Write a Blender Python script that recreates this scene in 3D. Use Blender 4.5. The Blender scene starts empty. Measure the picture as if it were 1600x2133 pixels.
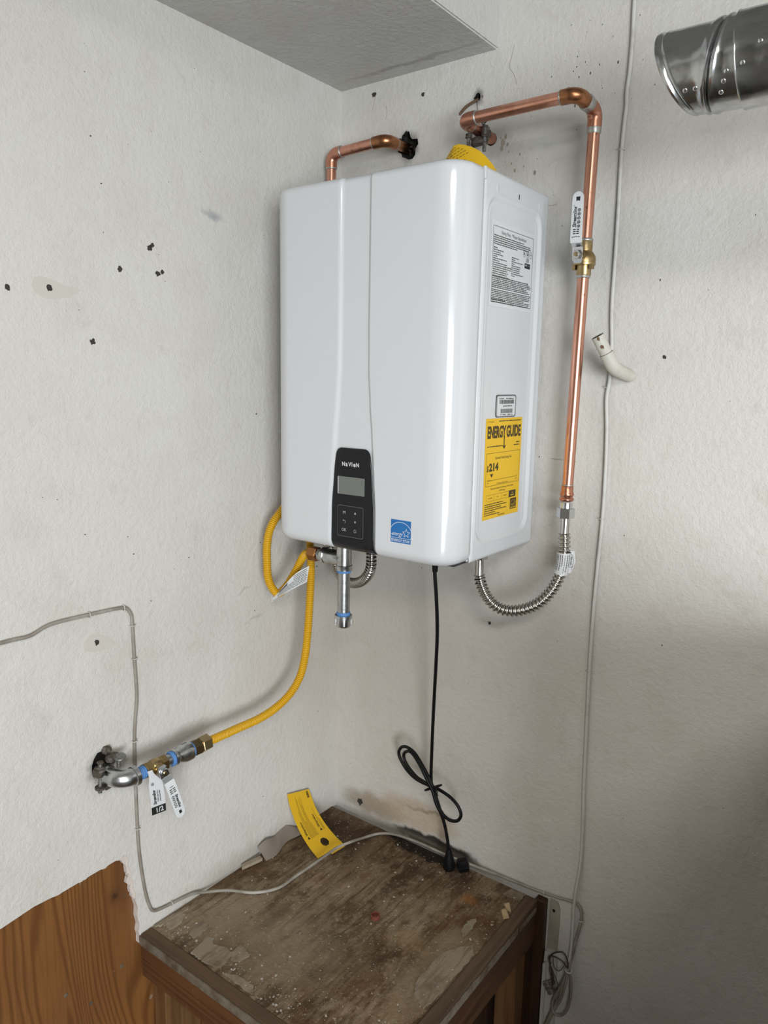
import bpy, bmesh, math, random
from mathutils import Vector, Matrix
from mathutils.geometry import tessellate_polygon
random.seed(7)
PI = math.pi
V = Vector
scene = bpy.context.scene
COL = scene.collection

# ------------------------------------------------------------------ camera, world, lights, exposure
cam_d = bpy.data.cameras.new('camera')
cam = bpy.data.objects.new('camera', cam_d)
COL.objects.link(cam)
cam_d.sensor_fit = 'VERTICAL'
cam_d.sensor_height = 36.0
cam_d.lens = 1565.99 / 2133 * 36.0
cam_d.clip_start = 0.02
_r = V((0.80147573, 0.5977372, 0.01862526))
_u = V((-0.11758638, 0.12697621, 0.98491141))
_f = V((-0.58635322, 0.79157267, -0.1720541))
cam.matrix_world = Matrix(((_r.x, _u.x, -_f.x, 1.22452), (_r.y, _u.y, -_f.y, -1.45645), (_r.z, _u.z, -_f.z, 1.60473), (0, 0, 0, 1)))
scene.camera = cam

world = bpy.data.worlds.new('world')
scene.world = world
world.use_nodes = True
world.node_tree.nodes['Background'].inputs[0].default_value = (0.62, 0.74, 0.95, 1)
world.node_tree.nodes['Background'].inputs[1].default_value = 1.0

ROOM_X, ROOM_Y, ROOM_Z = 8.4, -4.4, 2.62
DOOR = (3.8, 7.6, 2.15)            # garage door opening in the wall facing the corner: x from, x to, height
la = bpy.data.lights.new('door_daylight', 'AREA')
la.shape = 'RECTANGLE'
la.size = DOOR[1] - DOOR[0]
la.size_y = DOOR[2]
la.energy = 465
la.color = (0.90, 0.955, 1.0)
lo = bpy.data.objects.new('door_daylight', la)
COL.objects.link(lo)
lo.location = ((DOOR[0] + DOOR[1]) / 2, ROOM_Y - 0.06, DOOR[2] / 2)
lo.rotation_euler = (PI / 2, 0, 0)      # local -Z points to +Y, into the garage

FILL = (2.3, -2.5, 0.95)             # added fill opening in the unseen ceiling: centre x, y and side length
ls = bpy.data.lights.new('overhead_fill', 'AREA')
ls.shape = 'SQUARE'
ls.size = FILL[2]
ls.energy = 58
ls.color = (1.0, 0.965, 0.91)
lso = bpy.data.objects.new('overhead_fill', ls)
COL.objects.link(lso)
lso.location = (FILL[0], FILL[1], ROOM_Z + 0.02)

scene.view_settings.view_transform = 'Standard'
scene.view_settings.look = 'None'
scene.view_settings.gamma = 1.0
scene.view_settings.use_curve_mapping = False
scene.view_settings.exposure = 0.0
scene.cycles.max_bounces = 4
scene.cycles.caustics_reflective = False
scene.cycles.caustics_refractive = False
scene.cycles.diffuse_bounces = 2
scene.cycles.glossy_bounces = 3
scene.cycles.use_light_tree = False
scene.cycles.adaptive_threshold = 0.05

# ------------------------------------------------------------------ mesh helpers
class MB:
    """collects shapes in world coordinates; build() links them as one mesh object"""
    def __init__(s):
        s.v, s.f, s.m = [], [], []
    def add(s, vs, fs, mi=0):
        o = len(s.v)
        s.v += [tuple(p) for p in vs]
        s.f += [tuple(i + o for i in f) for f in fs]
        s.m += [mi] * len(fs)
        return s
    def box(s, a, b, mi=0):
        x0, y0, z0 = a; x1, y1, z1 = b
        vs = [(x0,y0,z0),(x1,y0,z0),(x1,y1,z0),(x0,y1,z0),(x0,y0,z1),(x1,y0,z1),(x1,y1,z1),(x0,y1,z1)]
        return s.add(vs, [(0,3,2,1),(4,5,6,7),(0,1,5,4),(1,2,6,5),(2,3,7,6),(3,0,4,7)], mi)
    def obox(s, c, ex, ey, ez, hx, hy, hz, mi=0):
        c, ex, ey, ez = V(c), V(ex).normalized(), V(ey).normalized(), V(ez).normalized()
        vs = [c + ex*hx*i + ey*hy*j + ez*hz*k for k in (-1,1) for j in (-1,1) for i in (-1,1)]
        return s.add(vs, [(0,2,3,1),(4,5,7,6),(0,1,5,4),(1,3,7,5),(3,2,6,7),(2,0,4,6)], mi)
    def tube(s, pts, rad, n=12, cap=True, mi=0, up=None):
        pts = [V(p) for p in pts]
        N = len(pts)
        rf = rad if callable(rad) else (lambda i: rad[i]) if isinstance(rad, (list, tuple)) else (lambda i: rad)
        tang = []
        for i in range(N):
            t = pts[min(i+1, N-1)] - pts[max(i-1, 0)]
            tang.append(t.normalized() if t.length > 1e-9 else V((0,0,1)))
        a = V(up) if up else (V((0,0,1)) if abs(tang[0].z) < .9 else V((1,0,0)))
        nrm = (a - tang[0] * a.dot(tang[0])).normalized()
        vs, fs = [], []
        for i in range(N):
            if i: 
                nrm = nrm - tang[i] * nrm.dot(tang[i])
                nrm = nrm.normalized() if nrm.length > 1e-6 else tang[i].orthogonal().normalized()
            b = tang[i].cross(nrm)
            r = rf(i)
            for k in range(n):
                an = 2*PI*k/n
                vs.append(pts[i] + (nrm*math.cos(an) + b*math.sin(an)) * r)
        for i in range(N-1):
            for k in range(n):
                k2 = (k+1) % n
                fs.append((i*n+k, i*n+k2, (i+1)*n+k2, (i+1)*n+k))
        if cap:
            fs.append(tuple(reversed(range(n))))
            fs.append(tuple((N-1)*n+k for k in range(n)))
        return s.add(vs, fs, mi)
    def lathe(s, o, axis, prof, n=24, cap=True, mi=0, rot=0.0):
        """prof: list of (t along axis, radius)"""
        o, axis = V(o), V(axis).normalized()
        a = axis.orthogonal().normalized(); b = axis.cross(a)
        vs, fs = [], []
        for t, r in prof:
            for k in range(n):
                an = 2*PI*k/n + rot
                vs.append(o + axis*t + (a*math.cos(an) + b*math.sin(an)) * r)
        for i in range(len(prof)-1):
            for k in range(n):
                k2 = (k+1) % n
                fs.append((i*n+k, i*n+k2, (i+1)*n+k2, (i+1)*n+k))
        if cap:
            fs.append(tuple(reversed(range(n))))
            fs.append(tuple((len(prof)-1)*n+k for k in range(n)))
        return s.add(vs, fs, mi)
    def grid(s, fn, nu, nv, mi=0, flip=False):
        vs = [fn(i/nu, j/nv) for j in range(nv+1) for i in range(nu+1)]
        w = nu+1
        fs = [(j*w+i, j*w+i+1, (j+1)*w+i+1, (j+1)*w+i) for j in range(nv) for i in range(nu)]
        if flip: fs = [tuple(reversed(f)) for f in fs]
        return s.add(vs, fs, mi)
    def prism(s, poly, frame, h0, h1, mi=0):
        """poly: 2D outline in a frame (origin, ex, ey, n), extruded from h0 to h1 along n"""
        o, ex, ey, nn = frame
        N = len(poly)
        vs = [o + ex*p[0] + ey*p[1] + nn*h0 for p in poly] + [o + ex*p[0] + ey*p[1] + nn*h1 for p in poly]
        fs = [tuple(reversed(range(N))), tuple(range(N, 2*N))]
        fs += [(i, (i+1) % N, N+(i+1) % N, N+i) for i in range(N)]
        return s.add(vs, fs, mi)
    def flat(s, poly, frame, h, mi=0):
        o, ex, ey, nn = frame
        return s.add([o + ex*p[0] + ey*p[1] + nn*h for p in poly], [tuple(range(len(poly)))], mi)
    def build(s, name, mat, parent=None, smooth=False, angle=40, loc=None):
        """loc: base point of a top-level mesh; with a parent, coordinates become local to its root"""
        me = bpy.data.meshes.new(name)
        root = parent
        while root is not None and root.parent is not None: root = root.parent
        org = V(root.location) if root is not None else V(loc or (0,0,0))
        me.from_pydata([tuple(V(p) - org) for p in s.v], [], s.f)
        for m_ in (mat if isinstance(mat, (list, tuple)) else [mat]): me.materials.append(m_)
        if any(s.m): me.polygons.foreach_set('material_index', s.m)
        if smooth:
            bm = bmesh.new(); bm.from_mesh(me)
            bmesh.ops.remove_doubles(bm, verts=bm.verts, dist=1e-6)
            bm.to_mesh(me); bm.free()
            me.polygons.foreach_set('use_smooth', [True]*len(me.polygons))
            me.set_sharp_from_angle(angle=math.radians(angle))
        me.update()
        ob = bpy.data.objects.new(name, me)
        COL.objects.link(ob)
        if parent is not None: ob.parent = parent
        elif loc is not None: ob.location = loc
        return ob

def thing(name, label, cat, loc=(0,0,0), group=None):
    o = bpy.data.objects.new(name, None)
    COL.objects.link(o)
    o.location = loc
    o.empty_display_size = 0.05
    o['label'] = label; o['category'] = cat
    if group: o['group'] = group
    return o
def tag(o, label=None, cat=None, group=None, kind=None):
    if label: o['label'] = label
    if cat: o['category'] = cat
    if group: o['group'] = group
    if kind: o['kind'] = kind
    return o

def spline(pts, n=8):
    """Catmull-Rom through the points"""
    P = [V(p) for p in pts]
    P = [P[0]*2 - P[1]] + P + [P[-1]*2 - P[-2]]
    out = []
    for i in range(1, len(P)-2):
        a, b, c, d = P[i-1], P[i], P[i+1], P[i+2]
        for k in range(n):
            t = k/n
            out.append(0.5*((2*b) + (c-a)*t + (2*a-5*b+4*c-d)*t*t + (3*b-a-3*c+d)*t**3))
    out.append(P[-2])
    return out
def resample(pts, step):
    out = [pts[0].copy()]; acc = 0.0; need = step
    for a, b in zip(pts[:-1], pts[1:]):
        L = (b-a).length; pos = 0.0
        while L - pos >= need:
            pos += need; out.append(a.lerp(b, pos/L)); need = step
        need -= (L - pos)
    return out
def bent(pts, R, n=8):
    """polyline with its corners rounded to radius R (an elbow's centre line)"""
    P = [V(p) for p in pts]; out = [P[0]]
    for a, b, c in zip(P[:-2], P[1:-1], P[2:]):
        d1, d2 = (a-b).normalized(), (c-b).normalized()
        ang = d1.angle(d2); t = R / math.tan(ang/2)
        p, q = b + d1*t, b + d2*t
        cen = b + (d1+d2).normalized() * (R / math.sin(ang/2))
        v1, v2 = p-cen, q-cen
        th = v1.angle(v2)
        for k in range(n+1):
            s_ = k/n
            out.append(cen + (v1*math.sin((1-s_)*th) + v2*math.sin(s_*th)) / math.sin(th))
    out.append(P[-1])
    return out
def corrugated(mb, pts, r0, r1, pitch, n=14, sub=4, sharp=1.6):
    pts = resample([V(p) for p in pts], pitch/sub)
    def rad(i):
        w = 0.5 + 0.5*math.cos(2*PI*i/sub)
        return r0 + (r1-r0)*(1 - (1-w)**sharp)
    mb.tube(pts, rad, n)
def sm(a, b, x):
    t = max(0.0, min(1.0, (x-a)/(b-a)))      # also runs downhill when b < a
    return t*t*(3-2*t)
def interp(tab, x):
    if x <= tab[0][0]: return tab[0][1]
    for (x0, y0), (x1, y1) in zip(tab[:-1], tab[1:]):
        if x <= x1:
            t = (x-x0)/(x1-x0); t = t*t*(3-2*t)*.4 + t*.6
            return y0 + (y1-y0)*t
    return tab[-1][1]
def rrect(x0, y0, x1, y1, r, n=6):
    out = []
    for cx, cy, a0 in ((x1-r, y0+r, -PI/2), (x1-r, y1-r, 0), (x0+r, y1-r, PI/2), (x0+r, y0+r, PI)):
        for k in range(n+1):
            a = a0 + PI/2*k/n
            out.append((cx + r*math.cos(a), cy + r*math.sin(a)))
    return out

# ---- lettering: text outlines turned into flat meshes
def text2d(body, size, align='LEFT', shear=0.0, sx=1.0, bold=0.0, spacing=1.0):
    cu = bpy.data.curves.new('lettering', 'FONT')
    cu.body = body; cu.size = size; cu.align_x = align; cu.align_y = 'CENTER'
    cu.shear = shear; cu.resolution_u = 3; cu.offset = bold; cu.space_character = spacing
    ob = bpy.data.objects.new('lettering', cu); COL.objects.link(ob)
    dg = bpy.context.evaluated_depsgraph_get(); dg.update()
    me = bpy.data.meshes.new_from_object(ob.evaluated_get(dg))
    vs = [(v.co.x*sx, v.co.y) for v in me.vertices]; fs = [tuple(p.vertices) for p in me.polygons]
    bpy.data.objects.remove(ob); bpy.data.curves.remove(cu); bpy.data.meshes.remove(me)
    return vs, fs
class Print:
    """ink on a flat surface: text, bars and outlines in the surface's own frame"""
    def __init__(s, frame, h=0.0003):
        s.fr, s.h, s.mb = frame, h, MB()
    def pt(s, x, y):
        o, ex, ey, nn = s.fr
        return o + ex*x + ey*y + nn*s.h
    def text(s, body, x, y, size, **k):
        fit = k.pop('fit', None)
        vs, fs = text2d(body, size, **k)
        if fit and vs:
            w = max(v[0] for v in vs) - min(v[0] for v in vs)
            vs = [(v[0]*fit/w, v[1]) for v in vs]
        s.mb.add([s.pt(x+a, y+b) for a, b in vs], fs); return s
    def rect(s, x0, y0, x1, y1):
        s.mb.add([s.pt(x0,y0), s.pt(x1,y0), s.pt(x1,y1), s.pt(x0,y1)], [(0,1,2,3)]); return s
    def frame(s, x0, y0, x1, y1, t):
        s.rect(x0,y0,x1,y0+t); s.rect(x0,y1-t,x1,y1); s.rect(x0,y0+t,x0+t,y1-t); s.rect(x1-t,y0+t,x1,y1-t); return s
    def poly(s, pts):
        s.mb.add([s.pt(*p) for p in pts], [tuple(range(len(pts)))]); return s
    def line(s, pts, t):
        for (x0,y0),(x1,y1) in zip(pts[:-1], pts[1:]):
            dx, dy = x1-x0, y1-y0; L = math.hypot(dx,dy) or 1e-9
            nx, ny = -dy/L*t/2, dx/L*t/2
            s.mb.add([s.pt(x0-nx,y0-ny), s.pt(x1-nx,y1-ny), s.pt(x1+nx,y1+ny), s.pt(x0+nx,y0+ny)], [(0,1,2,3)])
        return s
    def words(s, x0, x1, y, h, seed=0):
        """a line of print too small to read"""
        rnd = random.Random(seed); x = x0
        while x < x1:
            w = rnd.uniform(2.0, 7.5)*h*.62
            s.rect(x, y-h/2*rnd.uniform(.7,1), min(x+w, x1), y+h/2*rnd.uniform(.7,1)); x += w + h*.5
        return s
    def build(s, name, mat, parent):
        return s.mb.build(name, mat, parent)

# ------------------------------------------------------------------ materials
def newmat(name):
    m = bpy.data.materials.new(name); m.use_nodes = True
    nt = m.node_tree
    return m, nt, nt.nodes['Principled BSDF']
def node(nt, typ, **kw):
    n = nt.nodes.new(typ)
    for k, v in kw.items():
        if k.startswith('i_'):
            key = k[2:]
            n.inputs[int(key) if key.isdigit() else key].default_value = v
        else: setattr(n, k, v)
    return n
def simple(name, col, rough=0.5, metal=0.0, spec=0.5, coat=0.0, trans=0.0, bump=None, var=None):
    m, nt, b = newmat(name)
    b.inputs['Base Color'].default_value = (*col, 1)
    b.inputs['Roughness'].default_value = rough
    b.inputs['Metallic'].default_value = metal
    b.inputs['Specular IOR Level'].default_value = spec
    b.inputs['Coat Weight'].default_value = coat
    b.inputs['Coat Roughness'].default_value = 0.05
    tc = node(nt, 'ShaderNodeTexCoord')
    if var:                 # (scale, second colour, low, high)
        sc, c2, lo_, hi_ = var
        nz = node(nt, 'ShaderNodeTexNoise', i_Scale=sc, i_Detail=5.0, i_Roughness=0.6)
        nt.links.new(tc.outputs['Object'], nz.inputs['Vector'])
        mr = node(nt, 'ShaderNodeMapRange', i_1=lo_, i_2=hi_)
        nt.links.new(nz.outputs['Fac'], mr.inputs[0])
        mx = node(nt, 'ShaderNodeMix', data_type='RGBA')
        mx.inputs[6].default_value = (*col, 1); mx.inputs[7].default_value = (*c2, 1)
        nt.links.new(mr.outputs[0], mx.inputs[0]); nt.links.new(mx.outputs[2], b.inputs['Base Color'])
    if bump:                # (scale, strength, distance)
        nz = node(nt, 'ShaderNodeTexNoise', i_Scale=bump[0], i_Detail=4.0)
        nt.links.new(tc.outputs['Object'], nz.inputs['Vector'])
        bp = node(nt, 'ShaderNodeBump', i_Strength=bump[1], i_Distance=bump[2])
        nt.links.new(nz.outputs['Fac'], bp.inputs['Height']); nt.links.new(bp.outputs[0], b.inputs['Normal'])
    return m
class Paint:
    """layered procedural colour: start colour, then masks mixed over it"""
    def __init__(s, name, col, rough=.6, coord='Object'):
        s.m, s.nt, s.b = newmat(name)
        s.tc = node(s.nt, 'ShaderNodeTexCoord'); s.co = s.tc.outputs[coord] if coord != 'Place' else node(s.nt, 'ShaderNodeNewGeometry').outputs['Position']
        rgb = node(s.nt, 'ShaderNodeRGB'); rgb.outputs[0].default_value = (*col, 1)
        s.c = rgb.outputs[0]; s.b.inputs['Roughness'].default_value = rough
        s._warp = {}
    def L(s, a, b): s.nt.links.new(a, b)
    def noise(s, scale, detail=4, rough=.55, stretch=None, lo=0.0, hi=1.0, dist=0.0, off=0.0):
        co = s.co
        mp = node(s.nt, 'ShaderNodeMapping'); mp.inputs['Location'].default_value = (off, off*.7, off*.3)
        if stretch: mp.inputs['Scale'].default_value = stretch
        s.L(co, mp.inputs[0]); co = mp.outputs[0]
        nz = node(s.nt, 'ShaderNodeTexNoise', i_Scale=scale, i_Detail=float(detail), i_Roughness=rough, i_Distortion=dist)
        s.L(co, nz.inputs['Vector'])
        mr = node(s.nt, 'ShaderNodeMapRange', i_1=lo, i_2=hi); s.L(nz.outputs['Fac'], mr.inputs[0])
        return mr.outputs[0]
    def warp(s, amt, scale):
        if (amt, scale) in s._warp: return s._warp[(amt, scale)]
        nz = node(s.nt, 'ShaderNodeTexNoise', i_Scale=scale, i_Detail=4.0); s.L(s.co, nz.inputs['Vector'])
        sub = node(s.nt, 'ShaderNodeVectorMath', operation='SUBTRACT'); s.L(nz.outputs['Color'], sub.inputs[0]); sub.inputs[1].default_value = (.5,.5,.5)
        sc = node(s.nt, 'ShaderNodeVectorMath', operation='SCALE'); s.L(sub.outputs[0], sc.inputs[0]); sc.inputs['Scale'].default_value = amt
        ad = node(s.nt, 'ShaderNodeVectorMath', operation='ADD'); s.L(s.co, ad.inputs[0]); s.L(sc.outputs[0], ad.inputs[1])
        s._warp[(amt, scale)] = ad.outputs[0]
        return ad.outputs[0]
    def spot(s, cen, rad, soft=.5, warp=(.02, 25.0), rot=(0,0,0)):
        co = s.warp(*warp) if warp else s.co
        sub = node(s.nt, 'ShaderNodeVectorMath', operation='SUBTRACT'); s.L(co, sub.inputs[0]); sub.inputs[1].default_value = cen
        v = sub.outputs[0]
        if any(rot):
            vr = node(s.nt, 'ShaderNodeVectorRotate', rotation_type='EULER_XYZ'); vr.inputs['Rotation'].default_value = rot
            s.L(v, vr.inputs['Vector']); v = vr.outputs[0]
        dv = node(s.nt, 'ShaderNodeVectorMath', operation='DIVIDE'); s.L(v, dv.inputs[0]); dv.inputs[1].default_value = rad
        ln = node(s.nt, 'ShaderNodeVectorMath', operation='LENGTH'); s.L(dv.outputs[0], ln.inputs[0])
        mr = node(s.nt, 'ShaderNodeMapRange', interpolation_type='SMOOTHSTEP', i_1=1.0, i_2=max(0.0, 1.0-soft)); s.L(ln.outputs['Value'], mr.inputs[0])
        return mr.outputs[0]
    def mul(s, a, b):
        m = node(s.nt, 'ShaderNodeMath', operation='MULTIPLY')
        for i, q in enumerate((a, b)):
            if isinstance(q, (int, float)): m.inputs[i].default_value = q
            else: s.L(q, m.inputs[i])
        return m.outputs[0]
    def over(s, col, fac, amount=1.0):
        mx = node(s.nt, 'ShaderNodeMix', data_type='RGBA'); s.L(s.c, mx.inputs[6]); mx.inputs[7].default_value = (*col, 1)
        s.L(s.mul(fac, amount) if amount != 1 else fac, mx.inputs[0]); s.c = mx.outputs[2]; return s
    def bump(s, socket, strength, dist):
        bp = node(s.nt, 'ShaderNodeBump', i_Strength=strength, i_Distance=dist); s.L(socket, bp.inputs['Height'])
        if s.b.inputs['Normal'].links: s.L(s.b.inputs['Normal'].links[0].from_socket, bp.inputs['Normal'])
        s.L(bp.outputs[0], s.b.inputs['Normal']); return s
    def done(s):
        s.L(s.c, s.b.inputs['Base Color']); return s.m

def wall_paint(name, col, marks):
    p = Paint(name, col, .62)
    p.over((col[0]*.86, col[1]*.84, col[2]*.80), p.noise(4.0, 4, .65, lo=.45, hi=.78), .8)
    p.over((col[0]*.74, col[1]*.71, col[2]*.66), p.noise(17.0, 3, .7, lo=.57, hi=.80, off=6.0), .38)
    marks(p)
    hi = p.noise(300.0, 2, .5)
    lo_ = p.noise(85.0, 1, .5, off=2.0)
    ad = node(p.nt, 'ShaderNodeMath', operation='MULTIPLY_ADD'); p.L(hi, ad.inputs[0]); ad.inputs[1].default_value = .6; p.L(lo_, ad.inputs[2])
    p.bump(ad.outputs[0], .55, .0028)
    p.b.inputs['Specular IOR Level'].default_value = .35
    return p.done()
WALL = (.735, .705, .655)
WP = (.035, 26.0)
def marks_left(p):
    p.over((.33,.34,.37), p.spot((0,-.40,1.925),(.05,.040,.013), .95, WP, (0.35,0,0)), .75)      # grey scuff
    p.over((.13,.12,.11), p.spot((0,-.705,.868),(.05,.030,.040), .7, WP), .75)
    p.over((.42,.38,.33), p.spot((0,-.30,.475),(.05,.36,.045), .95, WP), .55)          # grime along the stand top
    p.over((.52,.47,.40), p.spot((0,-.08,.95),(.05,.36,.52), .95, WP), .62)  # low corner grime, with the shade below the heater put into the colour
    for y, z, ry, rz, ro in ((-.30,1.06,.05,.004,-.3),(-.33,1.13,.04,.004,-.35)):
        p.over((.40,.38,.36), p.spot((0,y,z),(.05,ry,rz), .8, WP, (ro,0,0)), .45)
def marks_right(p):
    p.over((.33,.25,.16), p.spot((.13,0,.50),(.14,.05,.045), .7, WP), .75)              # water stains above the stand
    p.over((.50,.37,.24), p.spot((.27,0,.525),(.15,.05,.055), .55, WP), .65)
    p.over((.62,.52,.40), p.spot((.30,0,.52),(.12,.05,.030), .6, WP), .6)
    p.over((.26,.19,.12), p.spot((.30,0,.545),(.11,.05,.007), .9, WP, (0,.12,0)), .6)
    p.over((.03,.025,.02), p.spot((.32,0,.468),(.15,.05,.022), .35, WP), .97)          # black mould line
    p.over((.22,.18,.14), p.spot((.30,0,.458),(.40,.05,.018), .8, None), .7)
    p.over((.05,.04,.03), p.spot((.190,0,2.118),(.040,.05,.042), .7, WP), .8)           # soot round the pipe hole
    p.over((.48,.42,.34), p.spot((.15,0,2.125),(.075,.05,.060), .95, WP), .5)
    p.over((.10,.09,.08), p.spot((.367,0,2.184),(.020,.05,.020), .8, WP), .8)
    p.over((.25,.23,.20), p.spot((.40,0,2.10),(.060,.05,.055), .95, WP), .55)
    p.over((.40,.36,.29), p.spot((.43,0,2.06),(.09,.05,.09), .95, WP), .45)
    p.over((.52,.47,.40), p.spot((.45,0,1.07),(.05,.05,.012), .8, WP), .55)
    p.over((.55,.50,.43), p.spot((.15,0,.95),(.42,.05,.52), .95, WP), .60)  # same corner on this wall: grime and heater shade painted in together
    p.over((.47,.43,.38), p.spot((.685,0,1.4),(.018,.05,1.2), .9, None), .35)            # grime beside the cable
M = {}
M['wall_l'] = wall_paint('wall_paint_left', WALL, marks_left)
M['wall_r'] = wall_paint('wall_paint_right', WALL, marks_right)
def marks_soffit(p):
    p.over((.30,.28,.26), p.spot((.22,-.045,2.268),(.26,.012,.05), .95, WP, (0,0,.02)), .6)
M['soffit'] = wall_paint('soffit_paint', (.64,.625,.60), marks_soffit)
M['nail_hole'] = simple('nail_hole_dark', (.05,.042,.036), .9)
M['speck'] = simple('dirt_speck', (.34,.29,.22), .9)
M['filler'] = simple('old_filler', (.67,.625,.565), .7)
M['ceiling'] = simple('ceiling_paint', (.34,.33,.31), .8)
M['far_wall'] = simple('far_wall_paint', (.24,.225,.20), .8)
def concrete():
    p = Paint('concrete', (.15,.145,.135), .75)
    p.over((.13,.125,.12), p.noise(4.0, 6, .6, lo=.4, hi=.7)); p.bump(p.noise(120.0), .2, .002); return p.done()
M['floor'] = concrete()
M['gypsum'] = simple('gypsum', (.70,.62,.56), .9, bump=(160, .6, .003))
M['cavity'] = simple('wall_cavity', (.012,.010,.009), .95)
M['white_cover'] = simple('white_gloss_plastic', (.715,.722,.735), .16, spec=.5, coat=.25)
M['white_body'] = simple('white_enamel_steel', (.70,.708,.72), .24, spec=.5)
M['dark_plastic'] = simple('dark_plastic', (.02,.02,.022), .4)
def panel_gloss():
    p = Paint('black_gloss_panel', (.012,.012,.014), .10)
    p.over((.03,.03,.033), p.noise(60, 3, .5, stretch=(1,1,.08), lo=.55, hi=.85), .5)
    p.b.inputs['Specular IOR Level'].default_value = .22
    return p.done()
M['panel'] = panel_gloss()
M['lcd'] = simple('lcd_glass', (.17,.18,.16), .12, spec=.6)
M['lcd_rim'] = simple('lcd_rim', (.38,.39,.38), .3)
M['keypad'] = simple('keypad_black', (.018,.018,.02), .16, spec=.2)
M['key_rim'] = simple('keypad_rim', (.10,.10,.105), .3)
M['ink_white'] = simple('white_ink', (.75,.76,.77), .5)
M['ink_grey'] = simple('grey_ink', (.55,.56,.57), .5)
M['ink'] = simple('black_ink', (.018,.018,.018), .5)
M['ink_soft'] = simple('soft_black_ink', (.10,.10,.10), .5)
M['label_white'] = simple('label_paper', (.74,.745,.75), .35)
M['label_grey'] = simple('label_grey', (.33,.33,.33), .4)
M['yellow_label'] = simple('yellow_label', (.86,.52,.012), .30)
M['ink_yellow'] = simple('print_on_yellow', (.05,.035,.01), .5)
M['star_blue'] = simple('sticker_blue', (.010,.16,.46), .30)
M['yellow_card'] = simple('yellow_card', (.84,.50,.012), .45)
M['card_print'] = simple('card_print', (.30,.20,.02), .6)
def copper(name, a, b_, rough):
    p = Paint(name, a, rough); p.b.inputs['Metallic'].default_value = 1.0
    p.over(b_, p.noise(38, 5, .6, stretch=(1,1,.25), lo=.42, hi=.72), .75)
    p.over((.12,.045,.022), p.noise(95, 4, .6, lo=.64, hi=.74, off=7.0), .7)
    p.bump(p.noise(70, 2), .10, .001); return p.done()
M['copper'] = copper('copper', (.72,.37,.265), (.46,.205,.130), .27)
M['copper_dark'] = copper('heat_darkened_copper', (.46,.21,.10), (.20,.085,.04), .30)
M['copper_fitting'] = copper('copper_fitting', (.64,.30,.20), (.40,.165,.10), .30)
M['solder'] = simple('solder', (.52,.52,.50), .38, 1.0, bump=(140, .4, .001))
def brass():
    p = Paint('brass', (.46,.34,.17), .36); p.b.inputs['Metallic'].default_value = 1.0
    p.over((.30,.20,.09), p.noise(60, 4, lo=.45, hi=.7), .8); p.bump(p.noise(180, 2), .25, .001); return p.done()
M['brass'] = brass()
M['brass_nut'] = simple('brass_nut', (.42,.33,.19), .28, 1.0)
M['orange_brass'] = simple('shaded_brass', (.40,.19,.07), .35, 1.0)
def galv(name, a, b_, rough, scale=45):
    p = Paint(name, a, rough); p.b.inputs['Metallic'].default_value = 1.0
    p.over(b_, p.noise(scale, 4, .6, lo=.4, hi=.68), .85); p.bump(p.noise(scale*2, 3), .22, .0015); return p.done()
M['galv'] = galv('galvanised_iron', (.60,.61,.61), (.36,.37,.375), .27)
M['galv_pipe'] = galv('galvanised_pipe', (.50,.51,.51), (.33,.335,.34), .33, 80)
def duct_metal():
    p = Paint('galvanised_duct', (.52,.53,.53), .20); p.b.inputs['Metallic'].default_value = 1.0
    p.over((.25,.26,.27), p.noise(26, 5, .6, stretch=(.35,1,1), lo=.42, hi=.66), .9)
    p.over((.30,.18,.11), p.noise(14, 4, .6, lo=.62, hi=.78, off=3.0), .4)
    p.bump(p.noise(34, 2, .5), .22, .004); return p.done()
M['duct'] = duct_metal()
M['steel'] = simple('stainless', (.52,.50,.47), .20, 1.0)
M['chrome'] = simple('zinc_plate', (.64,.65,.66), .18, 1.0)
M['yellow_hose'] = simple('yellow_hose_jacket', (.72,.40,.012), .38)
M['blue_tape'] = simple('blue_thread_sealant', (.10,.26,.58), .6, bump=(200, .4, .001))
M['white_vinyl'] = simple('white_vinyl', (.76,.77,.77), .35)
M['black_rubber'] = simple('black_rubber', (.006,.006,.007), .38, spec=.25)
M['black_soft'] = simple('black_plug', (.004,.004,.005), .55, spec=.2)
def old_cable():
    p = Paint('painted_cable', (.345,.31,.26), .6)
    p.over((.20,.17,.135), p.noise(18, 5, .6, lo=.42, hi=.66), .75); p.over((.56,.53,.48), p.noise(11, 3, lo=.55, hi=.7, off=2.0), .7); return p.done()
M['cable'] = old_cable()
M['cable_white'] = simple('painted_cable_white', (.66,.64,.60), .6, var=(14, (.42,.38,.33), .52, .75))
M['rust'] = simple('rusty_iron', (.085,.065,.05), .7, .3, bump=(90, .8, .002), var=(60, (.28,.26,.23), .5, .7))
M['bolt_zinc'] = simple('dull_zinc_bolt', (.28,.28,.27), .5, .8, var=(120, (.12,.11,.10), .45, .65))
M['stub'] = simple('cream_painted_pipe', (.60,.58,.51), .55, bump=(120, .25, .001), var=(32, (.50,.47,.38), .5, .75))
M['chip'] = simple('chipped_rust', (.16,.09,.05), .8)
M['dark_gap'] = simple('pipe_bore', (.02,.018,.016), .9)
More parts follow.
